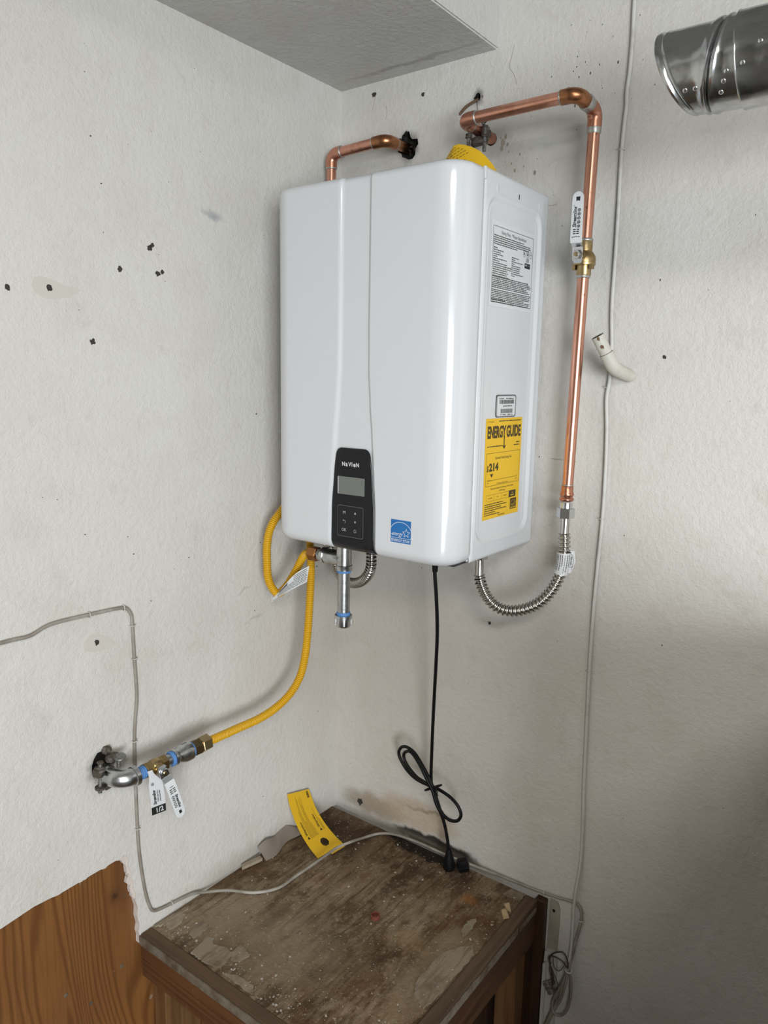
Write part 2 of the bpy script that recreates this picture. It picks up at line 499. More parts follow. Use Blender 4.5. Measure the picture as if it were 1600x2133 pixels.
def plywood():
    p = Paint('stained_plywood', (.255,.108,.031), .45)
    nt = p.nt
    mp = node(nt, 'ShaderNodeMapping'); mp.inputs['Scale'].default_value = (1, 1, .26); mp.inputs['Rotation'].default_value = (.10, 0, 0); p.L(p.co, mp.inputs[0])
    nz = node(nt, 'ShaderNodeTexNoise', i_Scale=3.6, i_Detail=2.5, i_Roughness=.42, i_Distortion=.6); p.L(mp.outputs[0], nz.inputs['Vector'])
    sp2 = node(nt, 'ShaderNodeSeparateXYZ'); p.L(p.co, sp2.inputs[0])
    m0 = node(nt, 'ShaderNodeMath', operation='MULTIPLY'); p.L(sp2.outputs['Y'], m0.inputs[0]); m0.inputs[1].default_value = 420.0
    m1 = node(nt, 'ShaderNodeMath', operation='MULTIPLY_ADD'); p.L(nz.outputs['Fac'], m1.inputs[0]); m1.inputs[1].default_value = 240.0; p.L(m0.outputs[0], m1.inputs[2])
    si = node(nt, 'ShaderNodeMath', operation='SINE'); p.L(m1.outputs[0], si.inputs[0])
    mr = node(nt, 'ShaderNodeMapRange', i_1=-.2, i_2=1.0); p.L(si.outputs[0], mr.inputs[0])
    p.over((.130,.047,.012), mr.outputs[0], .75)
    p.over((.12,.048,.014), p.noise(190, 4, .6, stretch=(1,1,.04), lo=.48, hi=.72), .5)
    p.over((.10,.038,.012), p.noise(3.0, 4, .5, lo=.45, hi=.75), .5)
    p.over((.02,.012,.008), p.spot((-.014,-.676,.566),(.05,.009,.008), .5, (.008, 80.)), .95)
    p.over((.10,.04,.015), p.spot((-.014,-.676,.566),(.05,.024,.028), .9, (.01, 40.)), .6)
    p.over((.13,.07,.03), p.spot((-.014,-.655,.556),(.05,.005,.008), .6, (.006, 80.)), .8)
    p.over((.45,.40,.34), p.noise(55, 3, .5, lo=.72, hi=.77, off=9.0), .4)
    p.b.inputs['Coat Weight'].default_value = .15; p.b.inputs['Coat Roughness'].default_value = .35
    return p.done()
M['plywood'] = plywood()
def stain_wood(name, a, b_, axis, rough=.5):
    st = [1,1,1]; st[axis] = .05
    p = Paint(name, a, rough)
    p.over(b_, p.noise(75, 4, .55, stretch=tuple(st), lo=.42, hi=.68), .9)
    p.over(tuple(c*.5 for c in b_), p.noise(6, 4, .6, lo=.5, hi=.8, off=4.0), .5)
    p.over((.42,.38,.32), p.noise(80, 4, .6, lo=.70, hi=.76, off=1.0), .4); return p.done()
M['wood_x'] = stain_wood('stained_rail_x', (.125,.052,.020), (.058,.022,.008), 0)
M['wood_y'] = stain_wood('stained_rail_y', (.095,.042,.017), (.045,.019,.008), 1)
M['wood_leg'] = stain_wood('stand_leg_wood', (.18,.090,.034), (.085,.040,.015), 2)
M['wood_dark'] = stain_wood('dark_stained_board', (.06,.028,.013), (.030,.014,.007), 2)
M['trim_edge'] = simple('weathered_edge_strip', (.20,.170,.130), .85, spec=.2, var=(22, (.105,.072,.045), .42, .64))
M['edge_wood'] = stain_wood('edge_board_wood', (.125,.072,.036), (.060,.034,.016), 0, .7)
M['edge_wood_y'] = stain_wood('edge_board_wood_y', (.125,.078,.044), (.060,.036,.018), 1, .75)
def grime():
    p = Paint('rotten_plywood_top', (.19,.138,.09), .82, 'Place')
    p.over((0.311,0.248,0.173), p.noise(8.5, 7, .74, stretch=(1,.55,1), lo=.48, hi=.62, off=4.0), .85)
    p.over((0.085,0.056,0.036), p.noise(6.5, 7, .72, stretch=(1,.6,1), lo=.49, hi=.60), .9)
    p.over((0.340,0.287,0.208), p.noise(34, 6, .75, stretch=(1,.35,1), lo=.54, hi=.66, off=7.0), .6)
    p.over((0.070,0.046,0.030), p.noise(75, 5, .7, stretch=(1,.07,1), lo=.51, hi=.61, off=1.0), .62)
    p.over((0.126,0.062,0.025), p.noise(4.2, 4, .6, lo=.50, hi=.66, off=8.0), .55)
    p.over((.38,.315,.235), p.noise(5.5, 7, .78, stretch=(1,.5,1), lo=.49, hi=.60, off=15.0), .72)
    p.over((.060,.040,.025), p.noise(9.0, 6, .76, stretch=(1,.55,1), lo=.54, hi=.62, off=21.0), .80)
    p.over((.060,.040,.026), p.noise(90, 4, .7, stretch=(1,.06,1), lo=.53, hi=.62, off=11.0), .5)
    p.over((.05,.033,.023), p.spot((.10,-.10,.457),(.16,.12,.1), .8, (.10, 10.)), .7)
    p.over((0.296,0.241,0.164), p.spot((.54,-.36,.457),(.06,.22,.1), .5, (.10, 12.)), .6)      # lighter worn veneer at the right edge
    p.over((0.274,0.227,0.161), p.spot((.20,-.52,.457),(.20,.085,.1), .5, (.10, 14.)), .6)
    p.over((0.252,0.217,0.164), p.spot((.27,-.44,.457),(.20,.14,.1), .7, (.12, 10.)), .4)
    p.over((0.296,0.231,0.132), p.spot((.45,-.30,.457),(.07,.05,.1), .8, (.08, 14.)), .4)
    p.over((0.311,0.133,0.038), p.spot((.485,-.112,.457),(.030,.026,.1), .9, (.05, 30.)), .7)     # rust bloom
    p.over((0.100,0.050,0.025), p.spot((.53,-.16,.457),(.06,.09,.1), .8, (.08, 16.)), .6)
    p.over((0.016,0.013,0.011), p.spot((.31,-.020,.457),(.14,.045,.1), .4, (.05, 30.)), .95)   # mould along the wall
    p.b.inputs['Specular IOR Level'].default_value = .15
    p.over((0.444,0.392,0.309), p.noise(150, 3, .6, lo=.64, hi=.70, off=6.0), .8)                # crumbs of plaster dust
    p.over((0.385,0.329,0.252), p.noise(50, 5, .75, lo=.62, hi=.70, off=2.5), .6)
    p.over((0.035,0.025,0.018), p.noise(38, 5, .75, lo=.62, hi=.70, off=12.5), .6)
    tint = node(p.nt, 'ShaderNodeMix', data_type='RGBA', blend_type='MULTIPLY'); tint.inputs[0].default_value = 1.0; tint.inputs[7].default_value = (1.08, 1.0, .90, 1); p.L(p.c, tint.inputs[6]); p.c = tint.outputs[2]
    p.bump(p.noise(120, 5, .7), .7, .004); p.bump(p.noise(28, 5, .6, stretch=(1,.4,1), off=3), .6, .006)
    return p.done()
M['grime'] = grime()
def veneer(name, a_, b_):
    p = Paint(name, a_, .85)
    p.over(b_, p.noise(16, 7, .75, stretch=(1,.5,1), lo=.46, hi=.60, off=3.0), .85)
    p.over((.10,.07,.045), p.noise(80, 5, .7, stretch=(1,.1,1), lo=.54, hi=.64), .5)
    p.b.inputs['Specular IOR Level'].default_value = .15
    p.bump(p.noise(110, 4, .7), .5, .003); return p.done()
M['veneer'] = veneer('peeling_veneer', (.33,.275,.20), (.175,.13,.088))
M['veneer_pale'] = veneer('pale_veneer', (.44,.37,.27), (.28,.22,.155))
M['flake'] = simple('plaster_flake', (.50,.46,.39), .9)
M['chip_wood'] = simple('fresh_wood_chip', (.56,.41,.23), .75, var=(60, (.44,.31,.16), .5, .7))
M['red_ring'] = simple('red_brown_plastic', (.20,.055,.035), .45)
M['bare_board'] = simple('bare_board', (.43,.385,.31), .8, var=(20, (.33,.285,.22), .48, .7))
M['trim_white'] = simple('white_trim_paint', (.62,.60,.56), .55, var=(10, (.50,.47,.42), .5, .75))
M['block'] = simple('terminal_block', (.34,.30,.23), .6, var=(70, (.17,.14,.10), .45, .65))
M['wire_dark'] = simple('thin_wire', (.075,.055,.04), .5)
M['tan_card'] = simple('curled_paper', (.27,.225,.18), .8)

# ------------------------------------------------------------------ the setting
X_, Y_, Z_ = V((1,0,0)), V((0,1,0)), V((0,0,1))
def slab(name, outer, holes, frame, t, mat, side_mat=None):
    """flat slab with holes through it; face at 0, back at -t along the frame's normal"""
    o, ex, ey, nn = frame
    rings = [outer] + holes
    flat = [p for r in rings for p in r]
    tris = tessellate_polygon([[V((p[0], p[1], 0)) for p in r] for r in rings])
    mb = MB(); N = len(flat)
    P = lambda p, h: o + ex*p[0] + ey*p[1] + nn*h
    mb.add([P(p, 0) for p in flat], [tuple(t_) for t_ in tris])
    mb.add([P(p, -t) for p in flat], [tuple(reversed(t_)) for t_ in tris])
    for r in rings:
        n = len(r)
        mb.add([P(p, 0) for p in r] + [P(p, -t) for p in r], [(i, (i+1) % n, n+(i+1) % n, n+i) for i in range(n)], 1)
    ob = mb.build(name, [mat, side_mat or mat])
    ob['kind'] = 'structure'
    return ob
def blob(cx, cy, rx, ry, n=18, jag=.25, seed=0):
    rnd = random.Random(seed)
    out = []
    for k in range(n):
        a = 2*PI*k/n; j = 1 + rnd.uniform(-jag, jag)
        out.append((cx + rx*j*math.cos(a), cy + ry*j*math.sin(a)))
    return out
FL = (V((0,0,0)), -Y_, Z_, X_)       # left wall: u = distance from the corner, v = height, normal into the room
FR = (V((0,0,0)), X_, Z_, -Y_)       # right wall

floor = MB().box((-.1, ROOM_Y-.3, -.1), (ROOM_X+.1, .1, 0)).build('floor', M['floor']); floor['kind'] = 'structure'
h_ = FILL[2]/2
ceil = slab('ceiling', [(-.1, ROOM_Y-.1), (ROOM_X+.1, ROOM_Y-.1), (ROOM_X+.1, .1), (-.1, .1)], [[(FILL[0]-h_, FILL[1]-h_), (FILL[0]+h_, FILL[1]-h_), (FILL[0]+h_, FILL[1]+h_), (FILL[0]-h_, FILL[1]+h_)]],
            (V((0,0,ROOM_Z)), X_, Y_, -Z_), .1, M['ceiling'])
mb = MB()
for x0, x1, y0, y1 in ((-1,1,-1,-.9),(-1,1,.9,1),(-1,-.9,-.9,.9),(.9,1,-.9,.9)):
    mb.box((FILL[0]+h_*1.06*x0, FILL[1]+h_*1.06*y0, ROOM_Z-.015), (FILL[0]+h_*1.06*x1, FILL[1]+h_*1.06*y1, ROOM_Z-.0005))
w1 = mb.build('fill_frame', M['trim_white']); w1['kind'] = 'structure'  # frame of the added overhead fill opening, out of view
# left wall: drywall cut away low down, where plywood shows
rnd = random.Random(3)
cut = []
for k in range(30):                    # top of the cut, towards the corner
    u = 2.4 - (2.4-.668)*k/29
    cut.append((u, .650 + (rnd.uniform(-.0015,.0015) if u > .95 else rnd.uniform(-.004,.004))))
cut += [(.661,.655),(.655,.653),(.650,.640),(.651,.625),(.646,.610),(.648,.598),(.641,.585),(.643,.570),(.636,.556),(.638,.54),(.6335,.52),(.635,.50),(.631,.48),(.634,.465),(.631,.452),(.632,.436)]
outer = [(0,.436),(0,ROOM_Z),(-ROOM_Y,ROOM_Z),(-ROOM_Y,0),(2.4,0)] + cut
hole_g = blob(.697,.862,.022,.030,16,.22,5)
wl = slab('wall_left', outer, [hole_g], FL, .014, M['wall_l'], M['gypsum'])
MB().box((-.05,-.74,.80),(-.0141,-.66,.93)).build('hole_backing', M['cavity'], wl)
# torn paper and plaster along the cut
rnd = random.Random(11)
mb = MB()
for u, v, su, sv in ((.652,.642,.010,.012),(.647,.622,.007,.014),(.645,.603,.006,.012),(.643,.588,.010,.013),(.641,.570,.008,.014),(.637,.553,.006,.010),
                     (.664,.652,.012,.006),(.70,.651,.010,.004),(.745,.650,.006,.004),(.80,.650,.012,.004),(.752,.647,.005,.003)):
    poly = blob(u, v, su, sv, 8, .35, int(u*1000+v*77))
    mb.prism(poly, FL, -.012, rnd.uniform(-.006,-.001))
mb.build('torn_plaster_edge', M['gypsum'], wl)
NL = ((-.752,1.746,.0055),(-.615,1.793,.005),(-.550,1.839,.0055),(-.543,1.845,.004),(-.533,1.795,.005),(-.523,1.799,.004),(-.676,1.663,.005),
      (-.822,1.740,.0045),(-.696,1.113,.0055))
for i, (y, z, r) in enumerate(NL):
    MB().prism(blob(-y, z, r, r, 11, .3, 100+i), FL, -.001, .0006).build('nail_hole', M['nail_hole'], wl)
for i, poly in enumerate(([(.715,1.735),(.73,1.732),(.757,1.728),(.775,1.735),(.782,1.748),(.776,1.762),(.765,1.764),(.745,1.760),(.725,1.754),(.705,1.752),(.695,1.748)],
                          [(.668,1.094),(.70,1.096),(.722,1.103),(.724,1.118),(.712,1.130),(.695,1.131),(.675,1.118),(.655,1.100)])):
    MB().prism(poly, FL, -.001, .00035).build('filler_patch', M['filler'], wl)
rs = random.Random(21); mb = MB()
for k in range(60):
    y, z, r = rs.uniform(.05,1.0), rs.uniform(.6,2.25), rs.choice((.0005,.0006,.0008,.0012))
    mb.prism(blob(y, z, r*rs.uniform(1,2.2), r, 6, .4, k), FL, -.001, .0003)
sp_ = mb.build('dirt_specks', M['nail_hole'], wl); sp_['kind'] = 'stuff'
# right wall
hole1 = blob(.190,2.119,.024,.026,18,.28,2)
hole2 = blob(.404,2.0985,.0125,.0125,14,.05,4)
hole3 = blob(.365,2.186,.007,.009,10,.35,6)
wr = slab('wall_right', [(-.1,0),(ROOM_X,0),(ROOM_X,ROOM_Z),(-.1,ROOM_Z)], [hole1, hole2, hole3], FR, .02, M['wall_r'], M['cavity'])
MB().box((.14,.0201,2.05),(.45,.06,2.24)).build('hole_backing', M['cavity'], wr)
NR = ((.449,1.069,.0045),(.789,1.658,.0035),(.096,2.243,.0055),(.230,2.218,.004),(.085,.494,.010))
for i, (x, z, r) in enumerate(NR):
    MB().prism(blob(x, z, r, r, 11, .35, 200+i), FR, -.001, .0006).build('nail_hole', M['nail_hole'], wr)
mb = MB(); rs = random.Random(31)
for i, (x, z, r) in enumerate(((.430,2.088,.006),(.428,2.077,.004),(.441,2.083,.003),(.436,2.098,.004),(.46,2.03,.003),(.47,2.06,.002),(.505,2.02,.0035),(.425,2.098,.002),(.445,2.068,.0015),(.452,2.045,.0015),(.438,2.05,.001),(.48,2.035,.0015))):
    mb.prism(blob(x, z, r*.8, r*1.3, 14, .22, 300+i), FR, -.001, .0004)
mb.build('stain_drops', M['speck'], wr)
mb = MB()
for k in range(90):
    x, z, r = rs.uniform(.03,1.0), rs.uniform(.5,2.3), rs.choice((.0008,.001,.0013,.002))
    if k < 40: x, z = rs.gauss(.60,.05), rs.gauss(2.17,.05)
    r *= .55
    mb.prism(blob(x, z, r, r*rs.uniform(1,2.5), 6, .4, k), FR, -.001, .0003)
sp_ = mb.build('dirt_specks', M['nail_hole'], wr); sp_['kind'] = 'stuff'
mb = MB()
for pts in ([(.447,2.268),(.441,2.245),(.438,2.228),(.445,2.218),(.452,2.205),(.456,2.192)], [(.094,2.246),(.098,2.235),(.096,2.228),(.092,2.212)], [(.534,1.955),(.545,1.953),(.556,1.955)],
            [(.575,1.452),(.60,1.451),(.63,1.4495)], [(.13,2.212),(.133,2.20),(.129,2.185)]):
    P_ = [V((x, -.0002, z)) for x, z in pts]; mb.tube(spline(P_, 4), .0004, 4)
mb.build('hairline_cracks', M['speck'], wr)
mb = MB()                                # shreds of black sealant inside the pipe hole
for k in range(16):
    a = rnd.uniform(0, 2*PI); r = rnd.uniform(.012,.026)
    c = V((.190 + r*math.cos(a), -.001, 2.117 + r*1.1*math.sin(a)))
    mb.tube([c, c + V((rnd.uniform(-.008,.008), -rnd.uniform(.001,.006), rnd.uniform(-.008,.008)))], [rnd.uniform(.002,.004), .0012], 6)
mb.build('black_sealant', M['cavity'], wr)
mb = MB()                                # lifted flap of wall paint under the small hole
mb.prism([(.368,2.180),(.374,2.176),(.381,2.155),(.384,2.138),(.377,2.146),(.370,2.164)], FR, 0, .004)
mb.build('paint_flap', M['wall_r'], wr)
mb = MB().prism([(.632,.336),(.658,.336),(.659,.40),(.6585,.447),(.652,.462),(.634,.464)], FR, 0, .0012)
mb.build('bare_patch', M['bare_board'], wr)
MB().prism(blob(.644,.436,.0035,.004,9,.2,3), FR, .0012, .002).build('nail_hole', M['cavity'], wr)
# white trim board on the right wall beside the stand
mb = MB().prism([(.632,.0),(.664,.0),(.661,.318),(.652,.3405),(.633,.336),(.632,.318)], FR, 0, .012)
mb.prism([(.632,.0),(.640,.0),(.640,.314),(.632,.306)], FR, .012, .018)
t1 = mb.build('trim_1', M['trim_white']); t1['kind'] = 'structure'
# dropped soffit along the left wall
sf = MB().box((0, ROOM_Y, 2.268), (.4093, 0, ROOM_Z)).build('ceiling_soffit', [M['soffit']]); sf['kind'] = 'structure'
bm = bmesh.new(); bm.from_mesh(sf.data); bmesh.ops.bevel(bm, geom=[e for e in bm.edges if all(abs(v.co.x-.4093) < 1e-4 and abs(v.co.z-2.268) < 1e-4 for v in e.verts)], offset=.003, segments=2, affect='EDGES'); bm.to_mesh(sf.data); bm.free()
# the rest of the garage
wb = MB().box((ROOM_X, ROOM_Y-.1, 0), (ROOM_X+.1, .1, ROOM_Z)).build('wall_back', M['far_wall']); wb['kind'] = 'structure'
wf = MB().box((0, ROOM_Y-.1, 0), (DOOR[0], ROOM_Y, ROOM_Z)).box((DOOR[1], ROOM_Y-.1, 0), (ROOM_X, ROOM_Y, ROOM_Z)).box((DOOR[0], ROOM_Y-.1, DOOR[2]), (DOOR[1], ROOM_Y, ROOM_Z)).build('wall_front', M['far_wall']); wf['kind'] = 'structure'

# unseen block added beyond the right view edge to shade the lower right wall
ws = MB().box((1.21,-.86,0), (1.33,0,1.20)).build('shade_block', M['far_wall']); ws['kind'] = 'structure'

# plywood showing below the cut drywall
ply = MB().box((-.030,-2.42,0), (-.0142,0,.68)).build('plywood_panel', M['plywood'])
tag(ply, 'orange brown stained plywood panel exposed where the left drywall is cut away', 'panel')
for y, z in ((-.74,.365),(-.668,.40),(-.79,.42)):
    MB().lathe((-.0142,y,z), X_, [(0,.0045),(.0012,.004),(.0014,.001)], 10).build('nail_head', M['trim_edge'], ply)

# ------------------------------------------------------------------ water heater
HX0, HX1, HZ0, HZ1 = .1053, .5453, 1.273, 1.969
YB, YS, YF = -.012, -.266, -.345
heater = thing('water_heater', 'large white wall-hung tankless water heater with black control panel', 'water heater', ((HX0+HX1)/2, -.18, HZ0))
def bevel_box(a, b, r, seg=3):
    mb = MB().box(a, b)
    me = bpy.data.meshes.new('t'); me.from_pydata(mb.v, [], mb.f)
    bm = bmesh.new(); bm.from_mesh(me); bmesh.ops.recalc_face_normals(bm, faces=bm.faces)
    bmesh.ops.bevel(bm, geom=list(bm.edges), offset=r, segments=seg, affect='EDGES', profile=.5)
    out = MB(); bm.verts.ensure_lookup_table()
    out.add([v.co.copy() for v in bm.verts], [tuple(v.index for v in f.verts) for f in bm.faces])
    bm.free(); bpy.data.meshes.remove(me)
    return out
bevel_box((HX0, YS+.001, HZ0), (HX1-.0075, YB, HZ1), .004).build('body', M['white_body'], heater, True)
# right side panel: a pressed sheet with a recessed rounded field
def side_h(y, z):
    qx, qz = abs(y+.1475) - (.1075-.032), abs(z-1.6165) - (.3105-.032)
    d = math.hypot(max(qx,0), max(qz,0)) + min(max(qx,qz),0) - .032       # <0 inside
    h = -.0042*sm(0, .011, -d) + .0013*math.exp(-((d-.001)/.004)**2)
    h += .0012*math.exp(-((d+.014)/.003)**2)
    e = min(y-YS, YB-y, z-HZ0, HZ1-z)
    r = .0045
    if e < r: h -= r - math.sqrt(max(0, r*r-(r-e)**2))
    for dy in (-.223,-.054):
        h += .0016*math.exp(-(((y-dy)/.0028)**2 + ((z-1.941)/.0055)**2))
    return h
def side_pt(u, v):
    y = YS + (YB-YS)*u; z = HZ0 + (HZ1-HZ0)*v
    return V((HX1 + side_h(y, z), y, z))
sp = MB().grid(side_pt, 88, 190).build('side_panel', M['white_body'], heater, True, 60)
MB().prism(rrect(-.1415,1.937,-.1385,1.946,.0012,3), (V((HX1,0,0)), Y_, Z_, X_), -.0005, .0003).build('vent_slot', M['dark_gap'], sp)
# front cover
RC = .052                               # plan radius of its upright corners
XC = .3240
WTAB = [(1.27,.0540),(1.36,.0530),(1.44,.0475),(1.50,.0430),(1.56,.0375),(1.63,.0330),(1.70,.0322),(1.97,.0322)]
def chan(x, z):
    w = interp(WTAB, z); d = x - XC
    return .0055 * (sm(-w-.007, -w+.002, d) - sm(w-.001, w+.004, d))
RB, RT = .022, .013
def inset(z):
    if z < HZ0+RB: t = HZ0+RB-z; return RB - math.sqrt(max(0, RB*RB-t*t))
    if z > HZ1-RT: t = z-(HZ1-RT); return RT - math.sqrt(max(0, RT*RT-t*t))
    return 0.0
outl = []                               # plan outline, right seam to left seam: x, y, normal
xr, xl = HX1+.0004, HX0-.0004
outl.append((xr-.0035, YS-.0002, 1, 0)); outl.append((xr, YS-.004, 1, 0)); outl.append((xr, (YS+YF+RC)/2, 1, 0))
for k in range(15):
    a = -PI/2*k/14
    outl.append((xr-RC+RC*math.cos(a), YF+RC+RC*math.sin(a), math.cos(a), math.sin(a)))
nx = 150
for k in range(1, nx): outl.append((xr-RC + (xl+RC-(xr-RC))*k/nx, YF, 0, -1))
for k in range(15):
    a = -PI/2 - PI/2*k/14
    outl.append((xl+RC+RC*math.cos(a), YF+RC+RC*math.sin(a), math.cos(a), math.sin(a)))
outl.append((xl, (YS+YF+RC)/2, -1, 0)); outl.append((xl, YS-.004, -1, 0)); outl.append((xl+.0035, YS-.0002, -1, 0))
zr = [HZ0 + RB*(1-math.cos(PI/2*k/8)) for k in range(9)] + [HZ0+RB + (HZ1-RT-HZ0-RB)*k/60 for k in range(1, 60)] + [HZ1-RT + RT*math.sin(PI/2*k/7) for k in range(8)]
mb = MB(); vs = []
for z in zr:
    i_ = inset(z)
    for x, y, nx_, ny_ in outl:
        dpt = chan(x, z) if ny_ == -1 else 0
        vs.append(V((x - nx_*i_, y - ny_*i_ + dpt, z)))
n = len(outl)
fs = [(j*n+k, (j+1)*n+k, (j+1)*n+k+1, j*n+k+1) for j in range(len(zr)-1) for k in range(n-1)]
fs += [tuple(range(n)), tuple(reversed(range((len(zr)-1)*n, len(zr)*n)))]
mb.add(vs, fs)
cover = mb.build('front_cover', M['white_cover'], heater, True, 50)
# little clip of the cover at the top of the seam, dark underside lip
bevel_box((HX1-.004, YS-.004, HZ1-.022), (HX1+.0012, YS+.004, HZ1-.001), .0015).build('cover_clip', M['white_cover'], heater, True)
bevel_box((HX0+.020, YF+.04, HZ0-.0022), (HX1-.012, YB-.012, HZ0+.004), .002).build('bottom_plate', M['dark_plastic'], heater)
# black control panel let into the channel
PT = 1.4765
def pw(z):
    w = interp([(1.27,.0530),(1.36,.0522),(1.43,.0465),(1.477,.0405)], z)
    rr = .013
    if z > PT-rr: w -= rr - math.sqrt(max(0, rr*rr-(z-(PT-rr))**2))
    return w
PZ0 = 1.2705
pzs = [HZ0 + RB*(1-math.cos(PI/2*k/8)) for k in range(9)][1:] + [HZ0+RB + (PT-.013-HZ0-RB)*k/14 for k in range(1, 15)] + [PT-.013+.013*math.sin(PI/2*k/7) for k in range(1, 8)]
mb = MB(); vs = []; cols = [-1,-.985,-.95,-.5,0,.5,.95,.985,1]
for z in pzs:
    for c in cols:
        e = .0022 if abs(c) == 1 else .0006 if abs(c) == .985 else 0
        vs.append(V((XC - .0008 + pw(z)*c, YF + .0012 + e + inset(z), z)))
n = len(cols)
mb.add(vs, [(j*n+k, j*n+k+1, (j+1)*n+k+1, (j+1)*n+k) for j in range(len(pzs)-1) for k in range(n-1)])
cpanel = mb.build('control_panel', M['panel'], heater, True, 60)
FP = (V((0, YF+.0012, 0)), X_, Z_, -Y_)
MB().prism(rrect(.2868,1.3868,.3530,1.4208,.001,2), FP, 0, .0004).build('screen_rim', M['lcd_rim'], cpanel)
MB().prism(rrect(.2905,1.3872,.3524,1.4204,.001,2), FP, .0004, .0007).build('lcd_screen', M['lcd'], cpanel)
MB().prism(rrect(.2870,1.3030,.3515,1.3648,.004,4), FP, 0, .0005).build('keypad_rim', M['key_rim'], cpanel)
MB().prism(rrect(.2880,1.3042,.3505,1.3636,.0035,4), FP, .0005, .0009).build('keypad', M['keypad'], cpanel)
p = Print(FP, .0008)
for ch, x, sz in (('N',.2965,.0108),('a',.3042,.0128),('V',.3118,.0108),('I',.3174,.0108),('e',.3233,.0128),('N',.3310,.0108)):
    p.text(ch, x+.0052, 1.4453 + (.0002 if ch in 'ae' else 0), sz, align='CENTER', bold=.00030, sx=.95)
p.build('logo_lettering', M['ink_white'], cpanel)
p = Print(FP, .0012)
p.text('M', .3050, 1.3508, .0085, align='CENTER'); p.text('OK', .3045, 1.3165, .0085, align='CENTER', sx=.9)
p.line([(.3020,1.3352),(.3065,1.3352),(.3078,1.3342),(.3082,1.3328),(.3076,1.3312),(.3062,1.3304)], .0007); p.line([(.3038,1.3366),(.3020,1.3352),(.3038,1.3338)], .0007)
p.poly([(.3298,1.3498),(.3346,1.3498),(.3322,1.3542)]); p.poly([(.3322,1.3318),(.3346,1.3362),(.3298,1.3362)])
p.line([(.3322+.0030*math.sin(a), 1.3168+.0030*math.cos(a)) for a in [.6+ (2*PI-1.2)*k/14 for k in range(15)]], .0006); p.line([(.3322,1.3180),(.3322,1.3208)], .0006)
p.build('key_symbols', M['ink_grey'], cpanel)
# blue energy star sticker on the cover
FF = (V((0, YF, 0)), X_, Z_, -Y_)
st = MB().prism([(.4180,1.3095),(.4632,1.3095),(.4632,1.3525),(.4180,1.3525)], FF, 0, .0003).build('energy_star_sticker', M['star_blue'], heater)
p = Print(FF, .0006)
p.line([(.4406+.0250*math.cos(a), 1.3270+.0215*math.sin(a)) for a in [.40+(PI-.62)*k/18 for k in range(19)]], .0010)
sx_, sz_, = .4532, 1.3290
star = []
for k in range(11):
    a = PI/2 + PI*k/5; r_ = .0085 if k % 2 == 0 else .0036
    star.append((sx_ + r_*math.cos(a), sz_ + r_*math.sin(a)))
p.line(star, .0009)
p.text('energy', .4322, 1.3262, .0112, align='CENTER', shear=.45, sx=.80)
p.line([(.4182,1.3255),(.4215,1.3255)], .0007)
p.rect(.4180,1.3185,.4632,1.3192)
p.text('ENERGY STAR', .4406, 1.3138, .0070, align='CENTER', fit=.0415, bold=.00008)
p.build('sticker_lettering', M['ink_white'], st)
# labels on the right side (recessed field)
XLAB = HX1 - .0042 + .0004
FS = (V((XLAB, 0, 0)), Y_, Z_, X_)
rl = MB().prism([(-.2315,1.741),(-.058,1.741),(-.058,1.889),(-.2315,1.889)], FS, 0, .0003).build('rating_label', M['label_white'], heater)
p = Print(FS, .0006)
p.frame(-.2255,1.7485,-.0655,1.8800,.0009)
p.text('Rating Plate,  *Plaque Signalétique', -.1455, 1.8712, .0085, align='CENTER', fit=.098)
y = 1.8640; k = 0
for xa in (-.105,-.078,-.076,-.083,-.131): p.words(-.2225, xa, y, .0022, k); y -= .0036; k += 1
y -= .0030
for xa in (-.208,-.185,-.196,-.186,-.208,-.172,-.200,-.170,-.152,-.153,-.168,-.165,-.168,-.157): p.words(-.2225, xa, y, .0021, k); y -= .0037; k += 1
y = 1.8340
for xa in (-.123,-.138,-.107,-.139,-.115,-.117,-.118,-.118,-.104,-.138): p.words(-.1520, xa, y, .0020, k); y -= .0036; k += 1
y = 1.7935
for xa in (-.080,-.075,-.069,-.070,-.085,-.078,-.073): p.words(-.2235, xa, y, .0022, k); y -= .0031; k += 1
y -= .0012
for xa in (-.068,-.069,-.069,-.072,-.095,-.071,-.074,-.076): p.words(-.2235, xa, y, .0021, k); y -= .0030; k += 1
p.words(-.2235,-.170,1.7535,.0018,k)
p.build('label_print', M['ink_soft'], rl)
p = Print(FS, .0007)
for cx in (-.1010,-.0875,-.0745):
    p.line([(cx+.0052*math.cos(2*PI*a/16), 1.8480-.0002+.0062*math.sin(2*PI*a/16)) for a in range(17)], .0006)
p.poly([(-.1035,1.8445),(-.1010,1.8525),(-.0985,1.8445),(-.1010,1.8465)]); p.poly([(-.0905,1.8455),(-.0875,1.8530),(-.0845,1.8455)]); p.text('NSF', -.0745, 1.848, .0040, align='CENTER')
p.poly(rrect(-.0985,1.8215,-.0760,1.8310,.0012,3))
p.build('approval_marks', M['ink'], rl)
p = Print(FS, .0009); p.rect(-.0968,1.8255,-.0895,1.8290); p.words(-.0875,-.078,1.8272,.0012,5); p.build('badge_print', M['label_grey'], rl)
p = Print(FS, .0007); p.rect(-.0925,1.8330,-.0815,1.8405); p.build('grey_seal', M['label_grey'], rl)
